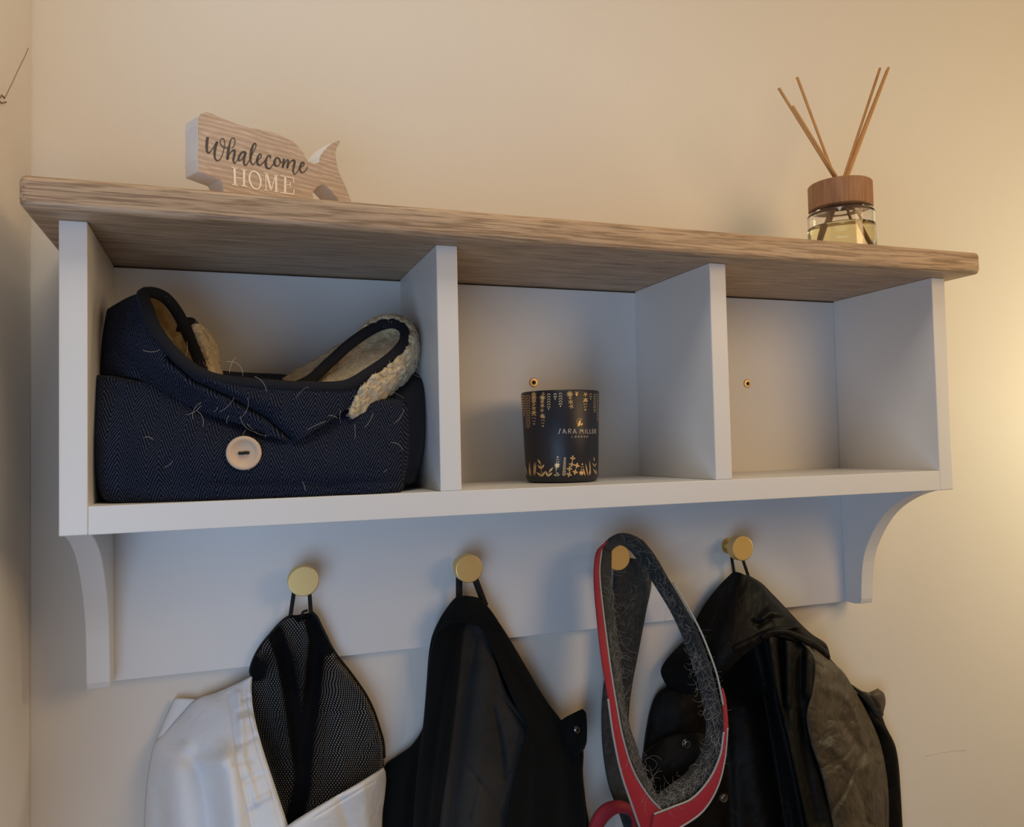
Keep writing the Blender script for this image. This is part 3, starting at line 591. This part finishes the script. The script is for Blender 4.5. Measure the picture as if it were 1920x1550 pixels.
# ------------------------------------------------------------------ hanging loops
M_cord = cloth_mat('black_cord', (0.006, 0.006, 0.007), None, 0.7, 900, 0.1)
def loop(parent, a, b, k, rad, flat, Ya=-0.030):
    c = KN[k]; r = 0.0056+rad*flat[1]*0.5
    def onp(an, y): return np.array([c[0]+r*math.cos(an), y, c[2]+r*math.sin(an)])
    pts = [U(a[0], a[1], a[2]), onp(math.pi, -0.028)]+[onp(an, -0.028) for an in np.linspace(math.pi*0.8, math.pi*0.2, 5)]+[onp(0, -0.028), U(b[0], b[1], b[2])]
    return tube('hanging_loop', crv(np.array(pts), 40), rad, M_cord, parent, 8, False, flat)

# ------------------------------------------------------------------ white jacket with black mesh lining (first peg)
wj = thing('white_jacket', 'white windbreaker with black mesh lining hanging on the leftmost brass peg', 'jacket', (KN[0][0], -0.02, KN[0][2]))
M_net = meshcloth_mat(); M_white = cloth_mat('white_nylon', (0.70, 0.71, 0.74), (0.66, 0.67, 0.70), 0.55, 1400, 0.35, 0.05, 16, 0.4)
M_in = cloth_mat('pale_grey_inner_nylon', (0.80, 0.79, 0.78), None, 0.7, 1200, 0.2)
loop(wj, (544, 1158, -.030), (583, 1150, -.034), 0, 0.0021, (1, 0.6))
netL = [(541, 1156, -.030), (527, 1166, -.027), (508, 1187, -.025), (489, 1211, -.023), (476, 1234, -.021), (469, 1258, -.020), (473, 1268, -.020), (470, 1290, -.020), (473, 1330, -.020), (482, 1370, -.022), (497, 1420, -.022), (515, 1480, -.022), (528, 1540, -.022), (532, 1585, -.022)]
netR = [(585, 1147, -.032), (594, 1156, -.031), (603, 1175, -.029), (614, 1197, -.027), (618, 1206, -.026), (633, 1230, -.024), (652, 1254, -.022), (670, 1278, -.021), (686, 1302, -.020), (700, 1330, -.020), (711, 1362, -.020), (719, 1392, -.020), (721, 1420, -.020), (718, 1450, -.020), (706, 1500, -.020), (690, 1540, -.020), (670, 1585, -.020)]
FN = [([(528, 1178), (540, 1250), (552, 1330), (560, 1420)], 13, -0.006), ([(583, 1160), (590, 1240), (578, 1330), (570, 1420), (562, 1540)], 15, -0.008), ([(505, 1230), (512, 1300), (530, 1400)], 16, 0.010), ([(562, 1200), (568, 1280)], 14, 0.010), ([(625, 1260), (640, 1340), (640, 1450)], 24, 0.012), ([(690, 1330), (690, 1420)], 16, 0.008), ([(612, 1340), (605, 1420), (598, 1500)], 6, -0.006), ([(680, 1410), (705, 1375)], 6, -0.007)]
loft('mesh_lining', [netL, netR], M_net, wj, 170, 150, 0.004, 0.042, 2.2, FN, 0.0, dense=[([(516, 1186), (532, 1230), (546, 1300), (560, 1400), (570, 1470)], 13), ([(586, 1158), (596, 1200), (590, 1250), (582, 1330), (572, 1400), (566, 1480), (548, 1550)], 14), ([(600, 1175), (616, 1205), (612, 1215)], 12), ([(476, 1240), (470, 1266), (486, 1264), (490, 1250)], 10), ([(560, 1156), (580, 1148)], 8)])
ed = [(p[0], p[1], p[2]-0.001) for p in netR[:13]]
tube('mesh_edge_binding', crv(np.array([U(*p) for p in ed]), 60), 0.0013, M_cord, wj, 6)
tube('mesh_edge_binding', crv(np.array([U(*p) for p in [(577, 1144, -.032)]+[(568, 1147, -.032), (565, 1154, -.032)]+netL[:7]]), 50), 0.0013, M_cord, wj, 6)
loft('inner_lining', [[(x+5, y+6, -.0145) for x, y, Y in netL], [(x-5, y+6, -.0145) for x, y, Y in netR]], M_in, wj, 60, 40, 0.0, 0.006, 2.2, (), 0.001)
wR = [(472, 1268, -.024), (470, 1290, -.028), (475, 1340, -.042), (490, 1400, -.060), (511, 1465, -.074), (539, 1550, -.084), (565, 1630, -.088), (600, 1740, -.088)]
wL = [(468, 1270, -.022), (440, 1284, -.018), (405, 1299, -.014), (370, 1311, -.012), (340, 1341, -.011), (311, 1372, -.010), (292, 1391, -.010), (284, 1420, -.010), (276, 1470, -.010), (271, 1550, -.010), (270, 1640, -.010), (268, 1740, -.010)]
loft('outer_shell', [wL, wR], M_white, wj, 130, 120, 0.004, 0.034, 2.0, [([(428, 1300), (436, 1370), (446, 1440), (470, 1550), (485, 1640)], 2.2, -0.0016), ([(462, 1280), (465, 1330), (480, 1400), (505, 1475), (530, 1560)], 1.6, -0.0012), ([(428, 1425), (440, 1520), (448, 1640)], 24, 0.016), ([(372, 1420), (392, 1520), (400, 1640)], 22, -0.009), ([(350, 1400), (385, 1430), (412, 1432)], 12, 0.005), ([(320, 1390), (360, 1410)], 16, -0.004), ([(452, 1350), (470, 1345)], 5, 0.003), ([(448, 1300), (456, 1420), (480, 1500)], 7, 0.003), ([(300, 1480), (305, 1600)], 14, -0.004), ([(455, 1312), (466, 1306)], 4, -0.002), ([(458, 1465), (490, 1450)], 6, -0.003), ([(470, 1510), (505, 1490)], 6, 0.003), ([(440, 1400), (465, 1388), (478, 1380)], 6, -0.003), ([(440, 1430), (470, 1424)], 6, -0.0025), ([(448, 1335), (466, 1328)], 6, -0.002), ([(330, 1450), (340, 1560)], 26, 0.006)], 0.0012)
tube('hem_edge', crv(np.array([U(p[0], p[1], p[2]-.0005) for p in wR]), 60), 0.0009, M_white, wj, 6)
wrT = [(719, 1440, -.030), (692, 1457, -.058), (652, 1481, -.076), (600, 1511, -.086), (539, 1550, -.090), (500, 1590, -.090), (480, 1700, -.090)]
wrR = [(722, 1446, -.026), (723, 1462, -.024), (721, 1490, -.024), (717, 1522, -.024), (716, 1560, -.024), (716, 1640, -.024), (716, 1740, -.024)]
loft('front_shell', [wrT, wrR], M_white, wj, 70, 70, 0.010, 0.036, 2.2, [([(700, 1465), (650, 1495), (590, 1532)], 2.0, -0.0014), ([(640, 1500), (655, 1560)], 12, -0.005), ([(680, 1480), (690, 1560)], 12, 0.004)], 0.0012)
tube('hem_edge', crv(np.array([U(p[0], p[1], p[2]-.0005) for p in wrT[:6]]), 40), 0.0009, M_white, wj, 6)
loft('back_flap', [[(329, 1308, -.006), (322, 1322, -.006), (306, 1358, -.006), (293, 1389, -.006), (285, 1430, -.006)], [(368, 1311, -.008), (358, 1322, -.008), (330, 1352, -.008), (300, 1388, -.008), (290, 1430, -.008)]], M_white, wj, 30, 20, 0.003, None, 2, (), 0.0012)

# ------------------------------------------------------------------ black quilted jacket (second peg)
bj = thing('quilted_jacket', 'plain black jacket with quilted lining on the second peg, right of the white windbreaker', 'jacket', (KN[1][0], -0.02, KN[1][2]))
M_blk = cloth_mat('black_cotton_twill', (0.0035, 0.0042, 0.0042), (0.0055, 0.0062, 0.0062), 0.9, 900, 0.25, 0.03, 18, 0.12)
M_quilt = cloth_mat('charcoal_quilted_lining', (0.021, 0.021, 0.021), (0.031, 0.030, 0.029), 0.85, 900, 0.2, 0.05, 18, 0.15)
loop(bj, (861, 1124, -.032), (910, 1136, -.034), 1, 0.0038, (1, 0.4))
jL = [(857, 1120, -.030), (845, 1133, -.028), (826, 1160, -.024), (812, 1190, -.021), (805, 1225, -.019), (800, 1290, -.016), (794, 1362, -.012), (772, 1398, -.010), (746, 1417, -.009), (722, 1436, -.008), (719, 1480, -.008), (715, 1560, -.008), (712, 1740, -.008)]
jR = [(895, 1121, -.030), (912, 1136, -.028), (931, 1162, -.024), (951, 1192, -.021), (986, 1251, -.018), (1020, 1308, -.015), (1053, 1352, -.012), (1076, 1368, -.010), (1092, 1400, -.009), (1092, 1450, -.009), (1098, 1510, -.009), (1106, 1560, -.009), (1112, 1740, -.009)]
loft('jacket_back', [jL, jR], M_blk, bj, 120, 110, 0.006, 0.026, 2.2, [([(850, 1180), (830, 1300), (812, 1420), (800, 1560)], 14, 0.006), ([(790, 1380), (760, 1450), (750, 1560)], 16, 0.006)], 0.0015)
loft('quilted_lining', [[(866, 1168, -.034), (862, 1230, -.044), (850, 1330, -.052), (838, 1420, -.058), (820, 1560, -.062), (810, 1740, -.064)], [(905, 1168, -.034), (925, 1230, -.042), (950, 1300, -.048), (988, 1364, -.048), (978, 1430, -.054), (950, 1560, -.058), (945, 1740, -.060)]], M_quilt, bj, 110, 90, 0.003, 0.022, 2.2,
 [([(890, 1190), (872, 1330), (850, 1500), (845, 1560)], 10, -0.008), ([(912, 1260), (905, 1400), (890, 1560)], 26, 0.010), ([(925, 1330), (940, 1400), (945, 1455)], 7, -0.009), ([(905, 1380), (945, 1355)], 4, -0.004, 1), ([(930, 1290), (985, 1362)], 4, -0.003, 1), ([(895, 1460), (945, 1530)], 4, -0.004, 1), ([(940, 1410), (975, 1385)], 4, -0.004, 1), ([(870, 1430), (900, 1465), (880, 1540)], 4, -0.003, 1), ([(955, 1450), (940, 1500)], 4, -0.004, 1)], 0.0015)
loft('front_panel', [[(846, 1140, -.034), (826, 1172, -.032), (814, 1200, -.030), (806, 1240, -.028), (800, 1300, -.026), (794, 1366, -.024), (786, 1420, -.03), (775, 1560, -.034), (770, 1740, -.034)], [(872, 1152, -.040), (868, 1180, -.044), (862, 1220, -.050), (856, 1280, -.056), (848, 1350, -.062), (842, 1400, -.066), (835, 1450, -.068), (818, 1560, -.070), (810, 1740, -.070)]], M_blk, bj, 90, 40, 0.004, 0.014, 2.2, [([(850, 1180), (832, 1290), (815, 1420), (800, 1560)], 9, -0.006)], 0.002)
loft('front_panel', [[(884, 1154, -.040), (905, 1180, -.044), (925, 1220, -.050), (948, 1275, -.056), (970, 1325, -.060), (989, 1362, -.062), (980, 1400, -.066), (962, 1470, -.070), (946, 1560, -.072), (940, 1740, -.072)], [(908, 1138, -.036), (931, 1164, -.030), (951, 1194, -.028), (986, 1253, -.026), (1020, 1310, -.025), (1052, 1352, -.024), (1080, 1400, -.022), (1090, 1450, -.022), (1097, 1510, -.022), (1105, 1740, -.022)]], M_blk, bj, 100, 60, 0.004, 0.020, 2.2, [([(925, 1190), (960, 1260), (1000, 1330)], 9, -0.004), ([(985, 1310), (1005, 1325)], 9, 0.004), ([(1040, 1420), (1045, 1560)], 18, 0.006), ([(1005, 1400), (1000, 1560)], 12, -0.005)], 0.002)
loft('collar_band', [[(857, 1119, -.040), (845, 1132, -.040), (826, 1160, -.038), (814, 1188, -.034)], [(876, 1117, -.047), (874, 1130, -.050), (868, 1148, -.052), (858, 1166, -.050)], [(895, 1121, -.040), (912, 1136, -.040), (930, 1160, -.038), (944, 1184, -.034)]], M_blk, bj, 30, 50, 0.004, None, 2.2, [([(820, 1166), (850, 1160), (880, 1156), (905, 1160), (935, 1172)], 2, -0.0015)], 0.002)
loft('collar_flap', [[(1050, 1352, -.030), (1054, 1375, -.036), (1060, 1400, -.036), (1064, 1420, -.032)], [(1070, 1339, -.040), (1078, 1365, -.046), (1080, 1390, -.046), (1082, 1412, -.036)], [(1091, 1330, -.036), (1097, 1338, -.040), (1098, 1388, -.038), (1094, 1402, -.030)]], M_blk, bj, 30, 30, 0.003, None, 2.2, (), 0.003)
sn = simple('gunmetal_snap', (0.30, 0.31, 0.33), 0.25, 1.0)
lathe('snap', [(0.0, 0.0014), (0.0022, 0.0014), (0.0030, 0.0008), (0.0040, 0.0010), (0.0044, 0.0)], 24, sn, bj, U(1081, 1368, -.0515), 'Y')

# ------------------------------------------------------------------ waxed jacket with hood (fourth peg)
kj = thing('waxed_jacket', 'black waxed jacket with hood and brownish sheen hanging on the rightmost peg', 'jacket', (KN[3][0], -0.02, KN[3][2]))
M_wax = waxed_mat('black_waxed_cotton', (0.0035, 0.0034, 0.0032), (0.0065, 0.0060, 0.0055), 0.55, 0.30)
M_slv = waxed_mat('worn_lit_waxed_sleeve', (0.030, 0.024, 0.016), (0.078, 0.060, 0.039), 0.45, 0.55, 0.25)  # brownish wear patches, plus the side lamp's warm light put into the colour
loop(kj, (1377, 1077, -.030), (1404, 1082, -.032), 3, 0.0023, (1, 0.5))
kL = [(1376, 1073, -.030), (1350, 1098, -.028), (1325, 1130, -.025), (1307, 1162, -.022), (1298, 1190, -.020), (1290, 1230, -.018), (1275, 1270, -.016), (1252, 1287, -.012), (1232, 1301, -.010), (1220, 1330, -.009), (1212, 1370, -.008), (1205, 1420, -.008), (1195, 1490, -.008), (1190, 1560, -.008), (1185, 1740, -.008)]
kR = [(1404, 1080, -.030), (1426, 1093, -.027), (1446, 1113, -.024), (1470, 1139, -.021), (1500, 1171, -.018), (1521, 1192, -.016), (1556, 1235, -.014), (1580, 1262, -.012), (1600, 1292, -.010), (1622, 1320, -.009), (1642, 1360, -.008), (1656, 1420, -.008), (1664, 1490, -.008), (1668, 1560, -.008), (1675, 1740, -.008)]
loft('jacket_body', [kL, kR], M_wax, kj, 140, 140, 0.006, 0.050, 2.4, [([(1437, 1192), (1452, 1260), (1470, 1350), (1492, 1450), (1512, 1560)], 16, 0.020), ([(1462, 1230), (1475, 1320), (1500, 1420), (1530, 1560)], 12, -0.012), ([(1475, 1200), (1478, 1290), (1495, 1400)], 7, 0.012), ([(1400, 1330), (1420, 1450), (1440, 1560)], 22, 0.010), ([(1430, 1300), (1450, 1420), (1470, 1560)], 10, -0.008), ([(1360, 1380), (1370, 1560)], 14, -0.008), ([(1280, 1330), (1260, 1420), (1260, 1560)], 30, 0.008)], 0.0018)
loft('hood', [
 [(1376, 1072, -.036), (1350, 1098, -.032), (1325, 1130, -.028), (1306, 1162, -.024), (1284, 1200, -.020), (1256, 1230, -.017), (1242, 1250, -.015), (1240, 1262, -.015), (1252, 1288, -.016)],
 [(1386, 1074, -.046), (1376, 1110, -.060), (1364, 1150, -.070), (1352, 1190, -.076), (1338, 1225, -.076), (1325, 1255, -.070), (1312, 1275, -.062), (1305, 1288, -.056), (1300, 1300, -.05)],
 [(1395, 1078, -.048), (1402, 1110, -.064), (1408, 1140, -.074), (1412, 1165, -.082), (1408, 1190, -.088), (1398, 1212, -.090), (1385, 1230, -.088), (1370, 1248, -.084), (1350, 1270, -.074)],
 [(1401, 1079, -.042), (1420, 1098, -.050), (1440, 1124, -.058), (1462, 1150, -.064), (1480, 1166, -.070), (1485, 1176, -.076), (1470, 1178, -.084), (1448, 1178, -.088), (1425, 1190, -.088)],
 [(1404, 1080, -.034), (1427, 1094, -.030), (1447, 1114, -.028), (1472, 1140, -.026), (1500, 1170, -.024), (1522, 1190, -.024), (1545, 1205, -.026), (1551, 1214, -.030), (1556, 1233, -.032)]],
 M_wax, kj, 90, 90, 0.0, None, 2, [([(1430, 1160), (1442, 1148), (1470, 1150)], 7, 0.006), ([(1412, 1165), (1420, 1172), (1440, 1160)], 5, -0.005), ([(1380, 1215), (1410, 1200)], 5, 0.004), ([(1440, 1185), (1500, 1190), (1550, 1220)], 5, -0.003)], 0.0022)
loft('hood_hem', [[(1425, 1192, -.092), (1440, 1182, -.092), (1470, 1180, -.087), (1500, 1190, -.075), (1530, 1204, -.056), (1553, 1222, -.040)], [(1432, 1200, -.090), (1450, 1190, -.090), (1475, 1190, -.084), (1502, 1202, -.072), (1530, 1216, -.054), (1556, 1236, -.038)]], M_wax, kj, 40, 10, 0.004, None, 2, (), 0.002)
loft('sleeve', [[(1500, 1200, -.060), (1522, 1228, -.066), (1528, 1250, -.070), (1522, 1300, -.078), (1512, 1340, -.084), (1520, 1390, -.088), (1540, 1450, -.090), (1556, 1520, -.090), (1566, 1580, -.090), (1580, 1740, -.090)], [(1520, 1196, -.036), (1556, 1238, -.032), (1580, 1260, -.030), (1600, 1292, -.028), (1622, 1330, -.026), (1645, 1380, -.024), (1658, 1430, -.024), (1665, 1490, -.024), (1666, 1560, -.024), (1670, 1740, -.024)]], M_slv, kj, 120, 80, 0.008, 0.030, 2.0,
 [([(1545, 1290), (1580, 1300), (1600, 1330)], 10, 0.004), ([(1545, 1300), (1550, 1380)], 7, -0.004), ([(1575, 1350), (1610, 1400)], 8, -0.005), ([(1602, 1440), (1580, 1490), (1558, 1520)], 4, -0.006, 1), ([(1560, 1400), (1600, 1440)], 10, 0.004), ([(1590, 1310), (1610, 1360)], 6, 0.003), ([(1630, 1400), (1600, 1430)], 7, -0.004), ([(1620, 1440), (1650, 1420)], 8, 0.005), ([(1570, 1530), (1573, 1600)], 4, -0.004, 1)], 0.0018)
loft('shoulder_panel', [[(1440, 1190, -.088), (1445, 1230, -.090), (1455, 1290, -.094), (1472, 1360, -.098), (1490, 1440, -.100), (1515, 1560, -.104), (1540, 1740, -.104)], [(1525, 1215, -.060), (1530, 1240, -.066), (1526, 1290, -.074), (1514, 1340, -.080), (1522, 1400, -.084), (1545, 1480, -.086), (1565, 1560, -.088), (1585, 1740, -.088)]], M_wax, kj, 110, 70, 0.002, 0.008, 2.2,
 [([(1462, 1198), (1466, 1240), (1470, 1320), (1472, 1400)], 9, -0.014), ([(1474, 1196), (1476, 1250), (1476, 1320)], 5, 0.008), ([(1498, 1210), (1496, 1300), (1505, 1400), (1530, 1540)], 13, -0.012), ([(1515, 1230), (1514, 1300)], 8, 0.006), ([(1445, 1200), (1455, 1280), (1480, 1400), (1508, 1540)], 6, 0.005)], 0.0018)
loft('back_panel', [[(1590, 1280, -.012), (1610, 1300, -.010), (1630, 1350, -.009), (1650, 1420, -.008), (1658, 1490, -.008), (1662, 1740, -.008)], [(1622, 1300, -.016), (1642, 1318, -.016), (1660, 1362, -.016), (1678, 1400, -.016), (1686, 1460, -.014), (1700, 1740, -.014)]], M_wax, kj, 60, 30, 0.008, 0.010, 2, [([(1625, 1340), (1660, 1370)], 6, 0.004)], 0.002)
loft('storm_flap', [[(1598, 1286, -.020), (1612, 1302, -.022), (1632, 1325, -.022), (1648, 1352, -.018)], [(1625, 1298, -.026), (1636, 1304, -.030), (1646, 1320, -.030), (1655, 1340, -.022)], [(1645, 1291, -.020), (1656, 1300, -.024), (1659, 1316, -.024), (1655, 1336, -.018)]], M_slv, kj, 26, 26, 0.003, None, 2, [([(1630, 1300), (1645, 1325)], 4, -0.003)], 0.002)
loft('pocket_flap', [[(1212, 1412, -.030), (1228, 1396, -.036), (1255, 1380, -.044), (1300, 1372, -.052), (1330, 1374, -.054)], [(1206, 1440, -.034), (1232, 1432, -.046), (1262, 1426, -.056), (1302, 1420, -.062), (1336, 1425, -.062)], [(1204, 1480, -.032), (1235, 1478, -.044), (1270, 1476, -.054), (1310, 1470, -.060), (1340, 1470, -.060)]], M_wax, kj, 50, 40, 0.004, None, 2.2, (), 0.003)
lathe('snap', [(0.0, 0.0016), (0.0026, 0.0016), (0.0034, 0.0008), (0.0052, 0.0012), (0.0060, 0.0)], 28, sn, kj, U(1287, 1394, -.062), 'Y')
lathe('snap', [(0.0, 0.0016), (0.0026, 0.0016), (0.0034, 0.0008), (0.0052, 0.0012), (0.0058, 0.0)], 28, sn, kj, U(1357, 1495, -.066), 'Y')

# ------------------------------------------------------------------ red dog harness (third peg)
hn = thing('dog_harness', 'red webbing dog harness with hairy charcoal padding hanging on the third peg', 'dog harness', (KN[2][0], -0.02, KN[2][2]))
t = NT('charcoal_felt_padding'); c = t.coord(); f = t.noise(c, 160, 4, 0.7); t.set(Base_Color=t.ramp(f, [(0.3, (0.012, 0.013, 0.014)), (0.6, (0.035, 0.037, 0.038)), (0.8, (0.07, 0.07, 0.07))]), Roughness=0.95, Sheen_Weight=0.08); t.bump(f, 0.5, 0.002)
M_pad = t.m; M_red = web_mat('red_webbing', (0.38, 0.008, 0.024)); M_ref = simple('silver_reflective_edging', (0.36, 0.36, 0.36), 0.45, 0.2)
def fw(L): return [(x, y, Y-0.014*float(sm(np.array((y-1080)/200)))) for x, y, Y in L]      # the loop stands clear of the jacket behind it
rearL = [(1150, 1040, -.040), (1150, 1090, -.036), (1148, 1150, -.030), (1140, 1230, -.024), (1131, 1290, -.022), (1128, 1350, -.022), (1131, 1410, -.024), (1141, 1470, -.028), (1158, 1515, -.034), (1176, 1570, -.040), (1190, 1660, -.045)]
rearR = [(1205, 1050, -.022), (1219, 1085, -.020), (1208, 1150, -.018), (1195, 1220, -.018), (1182, 1290, -.018), (1176, 1350, -.018), (1178, 1410, -.020), (1190, 1470, -.024), (1204, 1520, -.030), (1220, 1570, -.036), (1235, 1660, -.04)]
loft('rear_pad', [rearL, rearR], M_pad, hn, 90, 14, 0.003, None, 2.2, (), 0.004)
loft('neck_pad', [
 fw([(1124, 1072, -.066), (1124, 1048, -.066), (1130, 1028, -.064), (1146, 1010, -.060), (1166, 1002, -.056), (1194, 1009, -.056), (1220, 1034, -.058), (1250, 1084, -.062), (1285, 1144, -.068), (1312, 1200, -.073), (1331, 1256, -.078), (1346, 1312, -.082), (1356, 1368, -.085), (1352, 1412, -.087), (1334, 1452, -.088), (1300, 1484, -.088), (1262, 1505, -.088), (1228, 1518, -.086)]), fw(
 [(1136, 1070, -.054), (1138, 1048, -.052), (1143, 1032, -.050), (1153, 1022, -.048), (1166, 1018, -.044), (1184, 1030, -.040), (1205, 1058, -.036), (1232, 1098, -.038), (1262, 1148, -.042), (1284, 1196, -.046), (1302, 1246, -.050), (1318, 1304, -.054), (1327, 1362, -.057), (1318, 1410, -.060), (1292, 1448, -.064), (1262, 1472, -.068), (1238, 1490, -.072), (1220, 1505, -.074)])],
 M_pad, hn, 140, 18, 0.004, None, 2.2, (), 0.005)
sL = [(1128, 1028, -.068), (1124, 1072, -.072), (1128, 1130, -.076), (1137, 1200, -.080), (1147, 1280, -.084), (1160, 1350, -.087), (1172, 1400, -.088), (1190, 1450, -.088), (1212, 1490, -.088), (1232, 1518, -.088)]
sR = [(1143, 1034, -.052), (1143, 1080, -.052), (1150, 1150, -.050), (1158, 1220, -.052), (1165, 1290, -.056), (1174, 1350, -.060), (1190, 1400, -.066), (1207, 1450, -.072), (1228, 1490, -.080), (1240, 1510, -.082)]
loft('shoulder_pad', [fw(sL), fw(sR)], M_pad, hn, 90, 16, 0.004, None, 2.2, (), 0.005)
rL = [(1138, 1016, -.070), (1120, 1032, -.072), (1114, 1060, -.076), (1114, 1100, -.079), (1120, 1170, -.083), (1128, 1240, -.087), (1140, 1310, -.090), (1150, 1380, -.092), (1165, 1450, -.093), (1185, 1510, -.093), (1206, 1570, -.093), (1230, 1650, -.093)]
rR = [(1140, 1014, -.068), (1128, 1030, -.070), (1124, 1066, -.074), (1126, 1104, -.078), (1134, 1172, -.082), (1144, 1248, -.086), (1156, 1322, -.089), (1168, 1384, -.091), (1188, 1446, -.092), (1216, 1492, -.092), (1242, 1520, -.092), (1300, 1600, -.092)]
def webbing(name, A, B, n=90):
    return loft(name, [fw(A), fw(B)], M_red, hn, n, 12, 0.0012, None, 2, (), 0.0018)
webbing('red_webbing', rL, rR)
def edging(A, dx=0):
    tube('reflective_edging', crv(np.array([U(p[0]+dx, p[1], p[2]-.0012) for p in fw(A)]), 70), 0.0013, M_ref, hn, 6)
edging(rR[1:11]); edging(rL[6:11])
bT = [(1226, 1526, -.096), (1262, 1512, -.096), (1298, 1496, -.096), (1330, 1460, -.095), (1350, 1416, -.093), (1357, 1372, -.091), (1355, 1318, -.0885), (1353, 1292, -.0865)]
rimE = [(1356, 1322, -.0890), (1345, 1268, -.0845), (1331, 1226, -.0805), (1311, 1178, -.0760), (1285, 1130, -.0715), (1262, 1092, -.068)]
bB = [(1215, 1600, -.096), (1262, 1560, -.096), (1316, 1522, -.096), (1345, 1476, -.095), (1359, 1422, -.093), (1364, 1364, -.090), (1360, 1312, -.0875), (1354.5, 1290, -.0863)]
webbing('red_webbing', bT, bB); edging(bT[:6]); edging(bB[:6]); edging(rimE)
webbing('red_webbing', [(1200, 1016, -.050), (1210, 1028, -.050), (1218, 1036, -.050)], [(1203, 1011, -.040), (1213, 1023, -.040), (1219, 1033, -.040)], 10)
ring = [(1112, 1640, -.050), (1112, 1575, -.050), (1122, 1540, -.050), (1142, 1518, -.050), (1160, 1514, -.048), (1174, 1522, -.046), (1178, 1545, -.044), (1180, 1580, -.044)]
loft('red_handle_loop', [[(x-9, y-10, Y) for x, y, Y in ring[:4]]+[(1160, 1502, -.048), (1184, 1512, -.046), (1192, 1545, -.044), (1194, 1580, -.044)], [(x+9, y+8, Y-.004) for x, y, Y in ring]], M_red, hn, 60, 12, 0.004, None, 2, (), 0.003)
H = []
path = crv(fw([(1166, 1006, -.062), (1200, 1030, -.060), (1240, 1090, -.062), (1275, 1150, -.064), (1300, 1205, -.068), (1318, 1260, -.074), (1333, 1320, -.079), (1340, 1375, -.082), (1332, 1420, -.084), (1305, 1458, -.086), (1265, 1490, -.088), (1232, 1505, -.088)]), 200)
for i in range(420):
    p = path[int(199*rng.beta(1.6, 1.0))]; q = U(p[0]+rng.normal(0, 9), p[1]+rng.normal(0, 6), p[2]-rng.uniform(.003, .007)); tg = path[min(199, int(np.argmin(abs(path[:, 1]-p[1])))+6)]-p; H.append(hair_curve(q, rng.uniform(.008, .024), 3.2, (tg[0]*.06+rng.normal(0.1, .45), -.22, -tg[1]*.06+rng.normal(0, .45)), 12))
path2 = crv(fw([(1140, 1040, -.070), (1140, 1120, -.074), (1148, 1210, -.078), (1158, 1290, -.082), (1172, 1370, -.086), (1198, 1440, -.086), (1225, 1495, -.090)]), 100)
for i in range(200):
    p = path2[int(99*rng.beta(1.4, 1.0))]; q = U(p[0]+rng.normal(4, 7), p[1]+rng.normal(0, 6), p[2]-.004); H.append(hair_curve(q, rng.uniform(.008, .026), 3.2, (rng.normal(0, .35), -.12, rng.normal(0, 1)), 12))
for i in range(40):
    s = rng.uniform(); H.append(hair_curve(U(1182-12*s+rng.normal(0, 12), 1090+160*s, -.034), rng.uniform(.005, .014), 2.5, (rng.normal(0, .5), -.2, rng.normal(0, 1))))
o = tubes('dog_hair', H, 0.00010, simple('grey_dog_hair', (0.34, 0.33, 0.32), 0.6), hn); o['kind'] = 'stuff'
